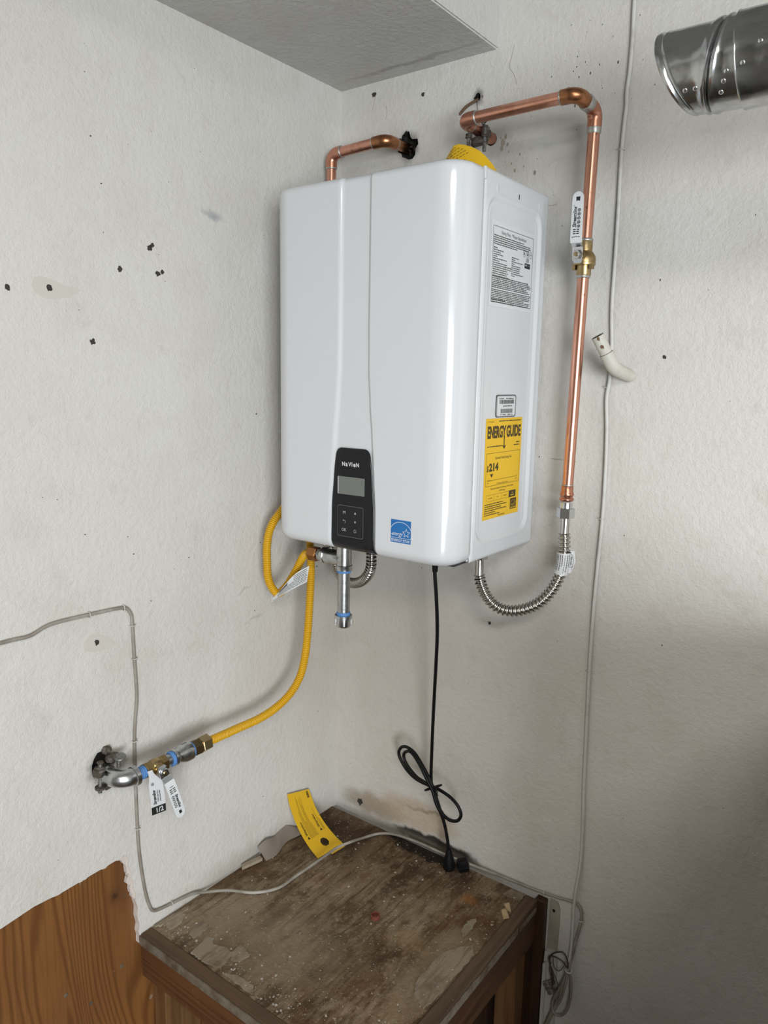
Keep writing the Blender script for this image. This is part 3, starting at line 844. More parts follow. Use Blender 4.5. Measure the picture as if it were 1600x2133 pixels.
# barcode label
bl = MB().prism(rrect(-.1885,1.5400,-.1065,1.5825,.006,5), FS, 0, .0003).build('barcode_label', M['ink'], heater)
MB().prism(rrect(-.1865,1.5412,-.1085,1.5813,.0055,5), FS, .0003, .0006).build('grey_border', M['label_grey'], bl)
MB().prism(rrect(-.1830,1.5428,-.1110,1.5795,.0045,5), FS, .0006, .0008).build('white_field', M['label_white'], bl)
p = Print(FS, .0011)
p.rect(-.177,1.5742,-.1745,1.5772); p.words(-.1725,-.158,1.5755,.0022,3); p.words(-.1495,-.118,1.5755,.0024,4)
rnd = random.Random(5)
for x0, x1, y0, y1 in ((-.1755,-.1165,1.5655,1.5732),(-.169,-.121,1.5480,1.5560)):
    x = x0
    while x < x1:
        w = rnd.choice((.0006,.0006,.0011,.0016)); p.rect(x, y0, min(x+w, x1), y1); x += w + rnd.choice((.0006,.0006,.0011))
p.words(-.161,-.124,1.5612,.0026,8); p.words(-.171,-.166,1.5452,.0020,9); p.words(-.161,-.149,1.5450,.0022,10); p.words(-.141,-.128,1.5450,.0022,12); p.words(-.125,-.121,1.5452,.0020,13)
p.build('barcode_print', M['ink_soft'], bl)
# yellow energy guide
eg = MB().prism([(-.2225,1.3465),(-.0755,1.3465),(-.0755,1.5385),(-.2225,1.5385)], FS, 0, .0003).build('energy_guide_label', M['yellow_label'], heater)
p = Print(FS, .0006)
p.text('ENERGY', -.2165, 1.5115, .0300, fit=.0735, bold=.0013)
p.text('GUIDE', -.1410, 1.5115, .0300, fit=.0600, bold=.0013)
p.poly([(-.1505,1.5040),(-.1470,1.5040),(-.1470,1.4835),(-.1505,1.4835)]); p.poly([(-.1560,1.4870),(-.1480,1.4785),(-.1400,1.4870),(-.1480,1.4842)])
p.text('U.S. Government', -.2165, 1.5325, .0034); p.words(-.172,-.082,1.5330,.0022,21)
p.words(-.2165,-.156,1.4858,.0022,22); p.words(-.098,-.083,1.4900,.0022,23); p.words(-.108,-.083,1.4848,.0022,24)
p.frame(-.2165,1.4105,-.0805,1.4735,.0006)
p.text('Estimated Yearly Energy Cost', -.1485, 1.4630, .0072, align='CENTER', fit=.066)
p.text('$', -.2135, 1.4440, .0150, bold=.0003, sx=.9); p.text('214', -.2045, 1.4455, .0200, fit=.037, bold=.0009)
p.poly([(-.2000,1.4335),(-.1870,1.4335),(-.1935,1.4265)])
p.rect(-.2095,1.4210,-.0875,1.4216); p.rect(-.2095,1.4195,-.2090,1.4245); p.rect(-.0880,1.4195,-.0875,1.4250); p.rect(-.2095,1.4208,-.195,1.4220)
for x in (-.179,-.1455,-.114): p.rect(x,1.4200,x+.0004,1.4213)
p.text('$196', -.2100, 1.4165, .0030); p.text('$328', -.0880, 1.4165, .0030, align='RIGHT'); p.text('Cost Range of Similar Models', -.1485, 1.4135, .0040, align='CENTER', fit=.046)
p.text('Maximum Gallons Per Minute of Hot Water', -.1485, 1.4045, .0050, align='CENTER', fit=.094); p.text('(GPM Rating)', -.1485, 1.3985, .0044, align='CENTER', fit=.025)
p.frame(-.2115,1.3810,-.0905,1.3935,.0004)
for x in (-.1805,-.1500): p.rect(x,1.3810,x+.0004,1.3935)
p.text('very small', -.1960, 1.3872, .0040, align='CENTER'); p.text('low', -.1655, 1.3872, .0040, align='CENTER'); p.text('medium', -.1352, 1.3872, .0040, align='CENTER')
p.rect(-.1195,1.3805,-.0905,1.3940)
y = 1.3755; k = 40
for xa in (-.142,-.128,-.150,-.128,-.172,-.155): p.words(-.2165, xa, y, .0021, k); y -= .0041; k += 1
p.text('ftc.gov/energy', -.1485, 1.3510, .0050, align='CENTER')
p.rect(-.1120,1.3560,-.0865,1.3775)
p.build('label_print', M['ink_yellow'], eg)
p = Print(FS, .0009)
p.text('high', -.1050, 1.3895, .0038, align='CENTER'); p.words(-.112,-.098,1.3848,.0024,77)
p.line([(-.0992+.0105*math.cos(a), 1.3650+.0090*math.sin(a)) for a in [.4+(PI-.7)*k/12 for k in range(13)]], .0006)
p.line([(-.0945 + (.0042 if k % 2 == 0 else .0018)*math.cos(PI/2+PI*k/5), 1.3668 + (.0042 if k % 2 == 0 else .0018)*math.sin(PI/2+PI*k/5)) for k in range(11)], .0005)
p.text('energy', -.1040, 1.3655, .0050, align='CENTER', shear=.4); p.rect(-.1120,1.3615,-.0865,1.3618); p.words(-.110,-.088,1.3588,.0022,78)
p.build('reversed_print', M['yellow_label'], eg)

# ------------------------------------------------------------------ copper water lines
PR, ER = .0111, .0132                    # pipe and fitting radius
def ring(mb, c, axis, r, w=.004):
    mb.lathe(V(c) - V(axis).normalized()*w/2, axis, [(0,r-.0006),(w*.25,r+.0009),(w*.75,r+.0009),(w,r-.0006)], 20)
def elbow(parent, corner, d1, d2, mat, R=.019, arm=.030, r=ER):
    """90 degree solder elbow: arms leave the corner along d1 and d2; solder beads at both mouths"""
    corner, d1, d2 = V(corner), V(d1).normalized(), V(d2).normalized()
    path = bent([corner + d1*arm, corner, corner + d2*arm], R, 10)
    path = [path[0], path[0].lerp(path[1], .3)] + path[1:-1] + [path[-1].lerp(path[-2], .3), path[-1]]
    n = len(path)
    e = MB().tube(path, lambda i: r*.985 if i in (0, n-1) else r, 20).build('elbow', mat, parent, True, 60)
    for d in (d1, d2):
        m = MB(); ring(m, corner + d*(arm+.0006), d, PR+.0012); m.build('solder_ring', M['solder'], parent, True, 60)
    return e
# cold/hot line at the left corner
c1 = thing('copper_pipe', 'short copper pipe with two elbows above the left end of the heater', 'pipe', (.029,-.07,1.27))
A, B, C_ = V((.185,-.070,2.1155)), V((.0295,-.070,2.1095)), V((.0330,-.074,1.2385))
trim = lambda a, b, fa=.022, fb=.022: [V(a) + (V(b)-V(a)).normalized()*fa, V(b) + (V(a)-V(b)).normalized()*fb]
MB().tube(trim((.187,.018,2.117), A, 0), PR, 20).build('pipe', M['copper_dark'], c1, True)
MB().tube(trim(A, B), PR, 20).build('pipe', M['copper'], c1, True)
MB().tube(trim(B, C_, .022, 0), PR, 20).build('pipe', M['copper'], c1, True)
elbow(c1, A, V((.001,1,.001)), B-A, M['copper_dark'], arm=.033)
elbow(c1, B, A-B, C_-B, M['copper_fitting'])
# line to the right of the heater
c2 = thing('copper_pipe', 'long copper pipe running over and down the right side of the heater', 'pipe', (.64,-.05,1.36))
H0, H1, H2, H3 = V((.4085,-.1245,2.1005)), V((.6415,-.1245,2.1035)), V((.6455,-.052,2.0955)), V((.6358,-.0525,1.372))
MB().tube(trim((.4040,.018,2.0985), H0, 0), PR, 20).build('pipe', M['copper_fitting'], c2, True)
MB().tube(trim(H0, H1), PR, 24).build('pipe', M['copper'], c2, True)
MB().tube(trim(H1, H2), PR, 20).build('pipe', M['solder'], c2, True)
VZ0, VZ1 = 1.8060, 1.8690                # ball valve sits between these heights
at_z = lambda z: H2.lerp(H3, (H2.z-z)/(H2.z-H3.z))
MB().tube(trim(H2, at_z(VZ1), .022, 0), PR, 24).build('pipe', M['copper'], c2, True)
MB().tube([at_z(VZ0), H3 + V((0,0,.006))], PR, 24).build('pipe', M['copper'], c2, True)
elbow(c2, H0, V((-.002,1,-.01)), H1-H0, M['copper_fitting'])
elbow(c2, H1, H0-H1, H2-H1, M['copper_dark'], arm=.030)
elbow(c2, H2, H1-H2, H3-H2, M['copper_fitting'], arm=.030)
m = MB(); m.lathe(H1.lerp(H2, .42), H2-H1, [(0,ER+.0004),(.003,ER+.0014),(.010,ER+.0012),(.016,ER+.0004)], 20); m.build('solder_band', M['solder'], c2, True, 60)
m = MB(); m.lathe(H2 + (H3-H2).normalized()*.0315, H3-H2, [(0,PR+.0018),(.006,PR+.0016),(.0085,PR+.0004)], 20); m.build('solder_band', M['solder'], c2, True, 60)
for z in (VZ1+.0015, VZ0-.0010):
    m = MB(); ring(m, at_z(z), H3-H2, PR+.0016, .006); m.build('solder_ring', M['solder'], c2, True, 60)
m = MB(); m.lathe(H3 + V((0,0,.004)), V((0,0,1)), [(0,.0125),(.002,.0142),(.005,.0142),(.007,.0122),(.010,.0126),(.013,.0142),(.016,.0132),(.019,.0122),(.030,.0122),(.031,.0111)], 24)
m.build('threaded_adapter', M['copper_fitting'], c2, True, 50)
m = MB(); ring(m, H3 + V((0,0,.036)), Z_, PR+.0002, .003); m.build('solder_ring', M['solder'], c2, True, 60)

def hexnut(mb, c, axis, r, h, rot=0.0, cham=.0012):
    """six-sided nut; r across the corners"""
    mb.lathe(V(c), axis, [(0,r-cham),(cham,r),(h-cham,r),(h,r-cham)], 6, rot=rot)
def lever(parent, frame, sections, mat, name, thick=.0016):
    """bent flat bar: sections = (v along the lever, half width, height off the frame)"""
    o, ex, ey, nn = frame
    mb = MB(); n = len(sections)
    vs = []
    for v, w, h in sections:
        vs += [o + ey*v - ex*w + nn*h, o + ey*v + ex*w + nn*h, o + ey*v - ex*w + nn*(h-thick), o + ey*v + ex*w + nn*(h-thick)]
    fs = []
    for i in range(n-1):
        a, b = i*4, i*4+4
        fs += [(a, a+1, b+1, b), (a+2, b+2, b+3, a+3), (a, b, b+2, a+2), (a+1, a+3, b+3, b+1)]
    fs += [(0, 2, 3, 1), ((n-1)*4, (n-1)*4+1, (n-1)*4+3, (n-1)*4+2)]
    return mb.add(vs, fs).build(name, mat, parent, True, 35)
def round_tip(v0, v1, w, h, k=6):
    return [(v1 - w + w*math.sin(PI/2*i/k), w*math.cos(PI/2*i/k) if i < k else .0006, h) for i in range(k+1)]

# brass ball valve on the right copper line
bv = thing('ball_valve', 'brass ball valve with white lever upright on the right copper pipe', 'valve', at_z(1.8375))
c = at_z(1.8375)
m = MB()
m.lathe((c.x, c.y, VZ0), Z_, [(0,.0128),(.002,.0136),(.0185,.0136),(.0190,.0205),(.0230,.0212),(.0235,.0205),(.030,.0208),(.036,.0195),(.0415,.0160),(.0445,.0136),(.0600,.0136),(.0630,.0128)], 28)
m.build('valve_body', M['brass'], bv, True, 35)
for s_ in (-1, 1): MB().obox((c.x + s_*.0165, c.y - .004, VZ0+.016), X_, Y_, Z_, .0030, .006, .0045).build('body_lug', M['brass'], bv)
MB().lathe((c.x, c.y-.012, 1.8395), -Y_, [(0,.010),(.014,.010),(.0145,.0075),(.022,.0075),(.0225,.0045),(.030,.0045)], 20).build('stem', M['brass_nut'], bv, True, 35)
FV = (V((c.x+.0015, c.y-.0385, 1.8395)), X_, Z_, -Y_)
hd = lever(bv, FV, [(-.0145,.0070,-.004),(-.009,.0095,0),(.009,.0100,0),(.0135,.0098,.0012),(.0185,.0097,.0085),(.0225,.0097,.0098)], M['chrome'], 'lever_plate')
hl = lever(bv, FV, [(.0195,.0108,.0095),(.024,.0108,.0112),(.090,.0104,.0118)] + round_tip(.03,.1075,.0102,.0118), M['white_vinyl'], 'lever_sleeve', .0030)
m = MB(); hexnut(m, (c.x+.0015, c.y-.0385, 1.8395), -Y_, .0088, .0065, .3); m.build('lever_nut', M['chrome'], bv)
MB().lathe((c.x+.0015, c.y-.040, 1.8395), -Y_, [(0,.0042),(.0072,.0040),(.0076,.002)], 14).build('stem_end', M['brass_nut'], bv, True)
FVT = (V((c.x+.0015, c.y-.0385-.0119, 1.8395)), Z_, -X_, -Y_)
p = Print(FVT, .0003)
p.text('Streamline', .0455, .0036, .0098, shear=.35, fit=.0360, bold=.0002); p.text('®', .0825, .0060, .003)
p.poly([(.0905,-.0040),(.0985,-.0048),(.0985,.0030),(.0905,.0022),(.0925,-.0005)])
for k, x in enumerate((.0475,.0545,.0615,.0685,.0755)): p.line([(x+.0024*math.cos(2*PI*a/8), -.0042+.0026*math.sin(2*PI*a/8)) for a in range(9)], .0010); p.rect(x-.0010,-.0052,x+.0008,-.0032)
for x, w in ((.0420,.0085),(.0385,.0085),(.0350,.0085)): p.rect(x-.0008,-.006,x+.0008,-.0010); p.rect(x-.0008,.0008,x+.0008,.0055)
p.line([(.0290,-.0045),(.0296,-.001),(.0296,.002),(.0290,.0045)], .0009); p.rect(.0280,-.0070,.0300,-.0056); p.rect(.0280,.0056,.0300,.0070)
p.build('lever_lettering', M['ink'], hl)

# corrugated stainless connector between the right line and the heater
fr = thing('flexible_connector', 'corrugated stainless water connector looping below the right side of the heater', 'hose', (.552,-.104,1.14))
FX = [(.6360,-.0530,1.3100),(.6370,-.0535,1.2980),(.6385,-.0545,1.2740),(.6385,-.060,1.2450),(.6340,-.0685,1.2160),(.6230,-.0785,1.1900),(.6045,-.088,1.1670),(.5805,-.0965,1.1520),(.5515,-.1045,1.1440),(.5265,-.1125,1.1480),(.5065,-.120,1.1650),(.4945,-.1255,1.1890),(.4900,-.1295,1.2080),(.4888,-.1300,1.2150)]
m = MB(); corrugated(m, spline(FX, 10), .0088, .0125, .0086, 20, 8); m.build('corrugated_tube', M['steel'], fr, True, 70)
MB().lathe((.6357,-.0527,1.3560), -Z_, [(0,.0088),(.046,.0088),(.049,.0098)], 20).build('tube_end', M['steel'], fr, True)
MB().lathe((.4886,-.1300,1.2130), Z_, [(0,.0098),(.003,.0088),(.045,.0088)], 20).build('tube_end', M['steel'], fr, True)
m = MB(); hexnut(m, (.6357,-.0527,1.3420), Z_, .0178, .0200, .55); m.lathe((.6357,-.0527,1.362), Z_, [(0,.0125),(.011,.0125)], 20); m.build('hex_nut', M['chrome'], fr)
m = MB(); hexnut(m, (.4886,-.1300,1.2480), Z_, .0165, .0170, .55); m.build('hex_nut', M['chrome'], fr)
# paper sleeve round it, its free end sticking out as a flag
ps = thing('paper_sleeve', 'white printed paper sleeve wrapped round the right stainless connector', 'label', (.6385,-.056,1.2440))
sc = [V((.6385,-.0548,1.2720)), V((.6388,-.0580,1.2505)), V((.6370,-.0630,1.2280))]
def sleeve(u, v):
    cpt = sc[0].lerp(sc[1], v*2) if v < .5 else sc[1].lerp(sc[2], v*2-1)
    a = -PI*1.02 + u*PI*1.55
    return cpt + V((math.cos(a)*.0142, math.sin(a)*.0142, 0))
sl = MB().grid(sleeve, 20, 6).build('sleeve', M['label_white'], ps, True)
a_ = -PI*1.02 + PI*1.55
def flag(u, v):
    b = sleeve(1, v); d = V((.80, .60, 0)).normalized()
    return b + d*(.0210*u*(1 - .45*abs(v-.5))) + V((0, -.0015*math.sin(u*3), 0))
fg = MB().grid(flag, 6, 6).build('sleeve_flag', M['label_white'], ps, True)
# print on the sleeve front: lines running down it
mb = MB()
for k, (u, L) in enumerate(((.20,.75),(.26,.8),(.33,.8),(.39,.6),(.46,.9),(.53,.85),(.60,.62),(.66,.45))):
    rnd = random.Random(k); v = .08
    while v < L:
        w = rnd.uniform(.03,.10)
        q = [sleeve(u-.012, v), sleeve(u+.012, v), sleeve(u+.012, min(v+w,L)), sleeve(u-.012, min(v+w,L))]
        nrm = (q[1]-q[0]).cross(q[3]-q[0]).normalized()
        if nrm.y > 0: nrm = -nrm
        mb.add([t_ + nrm*.0005 for t_ in q], [(0,1,2,3)]); v += w + .02
mb.build('sleeve_print', M['ink_soft'], sl)
fo = flag(.52,.5); fd = V((.80,.60,0)).normalized()
FFG = (fo, -Z_, fd, V((.60,-.80,0)).normalized())
p = Print(FFG, .0014); p.line([(.0165*math.cos(2*PI*k/20), .0058*math.sin(2*PI*k/20)) for k in range(21)], .0007); p.text('PROFLO', 0, 0, .0068, align='CENTER', shear=.3, fit=.024, bold=.0002)
p.build('flag_print', M['ink_soft'], fg)

# second stainless connector, behind the gas tee
f2 = thing('flexible_connector', 'corrugated stainless water connector curling behind the grey drip pipe', 'hose', (.163,-.14,1.14))
F2 = [(.0335,-.0745,1.2250),(.040,-.0755,1.195),(.056,-.080,1.160),(.083,-.095,1.1400),(.118,-.115,1.1350),(.163,-.140,1.1410),(.208,-.165,1.1580),(.243,-.185,1.1840),(.258,-.195,1.2090),(.261,-.199,1.235),(.261,-.199,1.262)]
m = MB(); corrugated(m, spline(F2, 10), .0088, .0122, .0082, 18, 8); m.build('corrugated_tube', M['steel'], f2, True, 70)
m = MB(); hexnut(m, (.0333,-.0743,1.220), Z_, .0165, .018); m.build('hex_nut', M['chrome'], f2)

# ------------------------------------------------------------------ gas line
GX, GZ = .060, .8520
gp = thing('gas_pipe', 'galvanised elbow and coupling with blue sealant on the low gas line', 'pipe', (GX,-.60,.83))
gpath = bent([(-.02,-.7010,.8540), (GX,-.7010,.8540), (GX,-.6680,GZ+.001)], .030, 12)
n = len(gpath)
MB().tube(gpath, lambda i: .0165 + (.0022 if i in (0,) else 0), 22).build('elbow', M['galv'], gp, True, 60)
MB().lathe((GX,-.6740,GZ), Y_, [(0,.0165),(.001,.0192),(.009,.0195),(.010,.0180),(.0105,.0120)], 24).build('elbow_collar', M['galv'], gp, True, 40)
MB().lathe((.012,-.7010,.8540), X_, [(0,.0165),(.001,.0192),(.010,.0195),(.012,.0175)], 24).build('elbow_collar', M['galv'], gp, True, 40)
def tape(y0, y1, r=.0125, turns=4):
    w = (y1-y0)/turns; prof = []
    for k in range(turns): prof += [(k*w, r-.0006), (k*w+w*.3, r+.0004), (k*w+w*.8, r+.0004)]
    prof.append((y1-y0, r-.0006))
    return MB().lathe((GX, y0, GZ), Y_, prof, 20)
tape(-.6640,-.6465).build('thread_sealant', M['blue_tape'], gp, True, 50)
MB().lathe((GX,-.5975,GZ), Y_, [(0,.0112),(.030,.0112)], 20).build('nipple', M['galv_pipe'], gp, True)
tape(-.5860,-.5800, .0148, 2).build('thread_sealant', M['blue_tape'], gp, True, 50)
MB().lathe((GX,-.5805,GZ), Y_, [(0,.0130),(.001,.0160),(.0060,.0165),(.0075,.0150),(.012,.0145),(.018,.0165),(.026,.0195),(.036,.0200),(.042,.0198),(.043,.0150)], 26).build('reducing_coupling', M['galv'], gp, True, 40)
m = MB()
for k in range(4):
    a = .6 + k*1.2
    m.obox((GX + .0196*math.cos(a), -.5495, GZ + .0196*math.sin(a)), (-math.sin(a),0,math.cos(a)), Y_, (math.cos(a),0,math.sin(a)), .003, .006, .0008)
m.build('cast_mark', M['galv'], gp)
tape(-.5378,-.5335, .0168, 2).build('thread_sealant', M['blue_tape'], gp, True, 50)

gv = thing('ball_valve', 'brass gas valve with white lever hanging down near the plywood', 'valve', (GX,-.622,.83))
m = MB(); hexnut(m, (GX,-.6470,GZ), Y_, .0160, .0155, .25); m.build('hex_end', M['brass'], gv)
MB().lathe((GX,-.6315,GZ), Y_, [(0,.0125),(.003,.0150),(.012,.0160),(.018,.0152),(.021,.0128)], 24).build('valve_body', M['brass'], gv, True, 40)
m = MB(); hexnut(m, (GX,-.6105,GZ), Y_, .0160, .0130, .25); m.build('hex_end', M['brass'], gv)
GC = V((GX, -.6225, GZ)); SD = V((1, -.12, .05)).normalized()
MB().lathe(GC + SD*.012, SD, [(0,.0085),(.010,.0085),(.0105,.0045),(.024,.0045)], 18).build('stem', M['brass_nut'], gv, True, 35)
LD = V((.05, .26, -1)).normalized(); LD = (LD - SD*LD.dot(SD)).normalized(); LS = LD.cross(SD)
LS = -LS if LS.y < 0 else LS
FG = (GC + SD*.034, LS, LD, SD)
lever(gv, FG, [(-.012,.0070,-.003),(-.008,.0090,0),(.009,.0095,0),(.013,.0093,.0015),(.0175,.0092,.0080),(.0215,.0092,.0095)], M['chrome'], 'lever_plate')
gl = lever(gv, FG, [(.0185,.0102,.0090),(.023,.0104,.0108),(.085,.0104,.0116)] + round_tip(.03,.1020,.0100,.0116), M['white_vinyl'], 'lever_sleeve', .0030)
m = MB(); hexnut(m, GC + SD*.034, SD, .0088, .0065, .2); m.build('lever_nut', M['chrome'], gv)
MB().lathe(GC + SD*.036, SD, [(0,.0042),(.0068,.0040),(.0072,.002)], 14).build('stem_end', M['brass_nut'], gv, True)
FGT = (GC + SD*(.034+.0117), LD, LS, SD)
p = Print(FGT, .0003)
p.text('Streamline', .0500, .0034, .0085, shear=.35, fit=.0300, bold=.0002)
p.rect(.0860,-.0020,.0930,.0035)
for x in (.0520,.0575,.0630,.0685,.0740): p.line([(x+.0020*math.cos(2*PI*a/8), -.0040+.0024*math.sin(2*PI*a/8)) for a in range(9)], .0010)
for x in (.0435,.0395,.0355): p.rect(x-.0008,-.0065,x+.0008,-.0010); p.rect(x-.0008,.0008,x+.0008,.0060)
p.line([(.0300,-.0040),(.0306,0),(.0300,.0040)], .0009)
p.build('lever_lettering', M['ink'], gl)

# paper tag looped over the valve stem
tg = thing('paper_tag', 'white paper size tag hanging behind the gas valve lever', 'tag', (.082,-.64,.77))
T0, T1 = V((.078,-.6490,.8600)), V((.0830,-.6440,.7720))
TD = (T1-T0).normalized(); TW = V((.15,.985,-.03)).normalized(); TN = TW.cross(-TD).normalized()
TN = TN if TN.x > 0 else -TN
def tagpt(u, v):
    w = .0052 + .0095*sm(.05,.35,v)
    return T0 + TD*(.0900*v) + TW*((u-.5)*2*w + .006*sm(.0,.3,v) + .002) + TN*(.006*math.sin(v*2.6))
tb = MB().grid(tagpt, 6, 16).build('tag_sheet', M['label_white'], tg, True)
def on_tag(u, v, h=.0006): return tagpt(u, v) + TN*h
MB().grid(lambda u, v: on_tag(u, .815+.185*v, .0005), 6, 4).build('size_band', M['ink'], tg, True)
FT = (on_tag(.5,.5,.0009), -TD, -TW, TN)
p = Print(FT, .0002); p.text('Streamline', -.024, .0065, .0090, shear=.35, fit=.0300, bold=.0002); p.text('7700XL Ball Valve', -.020, -.0005, .0050, fit=.024); p.words(-.020,.004,-.005,.0016,2)
p.line([(.0190+.0022*math.cos(2*PI*a/8), .0075+.0022*math.sin(2*PI*a/8)) for a in range(9)], .0010)
p.build('tag_print', M['ink'], tb)
FT2 = (on_tag(.5,.91,.0010), TW, -TD, TN)
p = Print(FT2, .0003); p.text('1/2', .0010, 0, .0135, align='CENTER', bold=.0003); p.build('size_print', M['ink_white'], tb)

# yellow corrugated gas hose
gh = thing('gas_hose', 'yellow corrugated gas hose looping up the left wall to the heater', 'hose', (.06,-.40,.84))
HP = [(GX,-.4880,GZ),(.060,-.455,.8510),(.060,-.400,.8500),(.065,-.347,.8525),(.070,-.299,.8630),(.080,-.262,.8880),(.088,-.238,.9240),(.093,-.227,.9690),(.095,-.220,1.0250),(.0935,-.211,1.1030),(.088,-.201,1.1640),(.081,-.196,1.2150),
      (.070,-.190,1.2800),(.060,-.192,1.3250),(.055,-.212,1.3480),(.055,-.240,1.3320),(.0530,-.266,1.3090),(.050,-.283,1.2910),(.047,-.295,1.2660),(.045,-.299,1.2350),(.045,-.299,1.2020),(.048,-.300,1.1700),(.055,-.296,1.1460),(.066,-.286,1.1300),(.080,-.272,1.1480),(.092,-.255,1.1820),(.100,-.246,1.2060),(.112,-.2455,1.2210),(.130,-.2490,1.2265)]
m = MB(); corrugated(m, spline(HP, 10), .0076, .0094, .0042, 16, 6, 3.0); m.build('hose_tube', M['yellow_hose'], gh, True, 70)
m = MB(); hexnut(m, (GX,-.5335,GZ), Y_, .0172, .0205, .35); m.build('hex_nut', M['brass_nut'], gh)
m = MB(); hexnut(m, (GX,-.5110,GZ), Y_, .0178, .0220, .10); m.lathe((GX,-.5135,GZ), Y_, [(0,.0140),(.004,.0140)], 20); m.build('hex_nut', M['brass_nut'], gh)
m = MB(); hexnut(m, (.1300,-.2490,1.2265), X_, .0165, .0240, .3); m.build('hex_nut', M['orange_brass'], gh)
# tee and drip pipe under the heater
dp = thing('drip_pipe', 'grey galvanised tee and capped drip pipe hanging below the heater', 'pipe', (.227,-.249,1.08))
TX, TY = .2262, -.2490
m = MB(); hexnut(m, (.1540,TY,1.2275), X_, .0135, .0100, .1); m.lathe((.164,TY,1.2280), X_, [(0,.0135),(.004,.0135)], 20); m.build('hex_nipple', M['galv'], dp)
MB().lathe((.1680,TY,1.2285), X_, [(0,.0140),(.0008,.0175),(.008,.0178),(.010,.0160),(.050,.0160)], 24).build('tee_branch', M['galv'], dp, True, 40)
MB().lathe((TX,TY,1.2780), -Z_, [(0,.0168),(.062,.0168),(.0630,.0185),(.0640,.0185),(.0650,.0178),(.0735,.0178),(.0745,.0150)], 28).build('tee_body', M['galv'], dp, True, 40)
MB().lathe((TX,TY,1.2040), -Z_, [(0,.0146),(.0012,.0155),(.0040,.0155),(.0052,.0146)], 24).build('thread_sealant', M['blue_tape'], dp, True, 50)
MB().lathe((TX,TY,1.2000), -Z_, [(0,.0136),(.098,.0136)], 26).build('drip_nipple', M['galv_pipe'], dp, True)
MB().lathe((TX,TY,1.1115), -Z_, [(0,.0136),(.0015,.0150),(.0080,.0150),(.0090,.0140)], 24).build('thread_sealant', M['blue_tape'], dp, True, 50)
MB().lathe((TX,TY,1.1050), -Z_, [(0,.0150),(.0006,.0190),(.0075,.0190),(.0085,.0165),(.0230,.0160),(.0270,.0140),(.0285,.0090)], 28).build('pipe_cap', M['galv'], dp, True, 40)
m = MB()
for k in range(4):
    a = PI/4 + k*PI/2; m.obox((TX+.0160*math.cos(a), TY+.0160*math.sin(a), 1.0895), (-math.sin(a),math.cos(a),0), Z_, (math.cos(a),math.sin(a),0), .0016, .0075, .0012)
m.build('cap_rib', M['galv'], dp)
FTE = (V((TX-.010,TY-.0169,1.232)), X_, Z_, -Y_)
Print(FTE, .0006).text('CZW', 0, 0, .0075, align='CENTER', shear=.2).build('cast_lettering', M['bolt_zinc'], dp)

# printed instruction tag round the hose
it = thing('paper_tag', 'white instruction tag wrapped round the yellow hose below the heater', 'tag', (.07,-.29,1.12))
def itag(u, v):
    a, b = V((.0600,-.2985,1.1150)), V((.1450,-.2800,1.1690))
    base = a.lerp(b, u)
    return base + V((-.002,.010,.034))*(v*(.18+.82*sm(0,.75,u))) + V((0,-.004*math.sin(u*4),0))
its = MB().grid(itag, 12, 5).build('tag_sheet', M['label_white'], it, True)
MB().tube([itag(0,0)+V((-.004,.004,-.004)), itag(0,.4)+V((-.010,.010,.004)), itag(0,1)+V((-.006,.016,.012))], .0022, 6).build('tag_fold', M['label_white'], it, True)
mb = MB()
def iq(u0, u1, v0, v1):
    q = [itag(u0,v0), itag(u1,v0), itag(u1,v1), itag(u0,v1)]
    nn = (q[1]-q[0]).cross(q[3]-q[0]).normalized(); nn = -nn if nn.y > 0 else nn
    mb.add([t_+nn*.0008 for t_ in q], [(0,1,2,3)])
for k in range(8): iq(.22,.46,.62+k*.03,.65+k*.03) if k < 8 else None
rnd = random.Random(4)
for v in (.10,.20,.30,.40,.50):
    u = .18
    while u < .98:
        w = rnd.uniform(.03,.09); iq(u, min(u+w,.98), v, v+.035); u += w+.012
for v in (.62,.74,.86):
    iq(.62,.95,v,v+.035)
mb.build('tag_print', M['ink_soft'], its)

# ------------------------------------------------------------------ ground clamps and wire
def ground_clamp(label, bolts, jaws, loc):
    t = thing('ground_clamp', label, 'clamp', loc)
    for a, b, hd_ in bolts:
        a, b = V(a), V(b); d = (b-a).normalized(); L = (b-a).length
        m = MB(); prof = []
        k = 0
        while k*.0012 < L: prof.append((k*.0012, .0036 + (.0004 if k % 2 else -.0002))); k += 1
        m.lathe(a, d, prof, 12)
        bo = m.build('bolt', M['bolt_zinc'], t, True)
        m = MB(); hexnut(m, a - d*.001, d, .0068, .0045); m.build('bolt_head', M['rust'], bo)
        m = MB(); hexnut(m, a + d*hd_, d, .0070, .0050, .4); m.build('nut', M['rust'], bo)
    for c_, s_, seed in jaws:
        me = bpy.data.meshes.new('jaw'); bm = bmesh.new()
        bmesh.ops.create_icosphere(bm, subdivisions=2, radius=1.0)
        rn = random.Random(seed)
        for v in bm.verts:
            q = v.co * rn.uniform(.82,1.12)
            v.co = V((q.x*s_[0]+c_[0], q.y*s_[1]+c_[1], q.z*s_[2]+c_[2]))
        o = MB(); bm.verts.ensure_lookup_table(); o.add([v.co.copy() for v in bm.verts], [tuple(v.index for v in f.verts) for f in bm.faces]); bm.free(); bpy.data.meshes.remove(me)
        o.build('clamp_jaw', M['rust'], t)
    return t
g1 = ground_clamp('rusty ground clamp with two bolts under the copper elbow at the wall', [((.3920,-.072,2.0920),(.3915,-.072,2.0540),.003),((.4230,-.062,2.1050),(.4225,-.062,2.0580),.016),((.4000,-.030,2.1320),(.4000,-.030,2.1190),.004)],
             [((.4060,-.060,2.0790),(.016,.014,.011),1),((.4190,-.055,2.0960),(.010,.010,.014),2),((.4050,-.035,2.0960),(.0165,.012,.0165),3)], (.41,-.06,2.06))
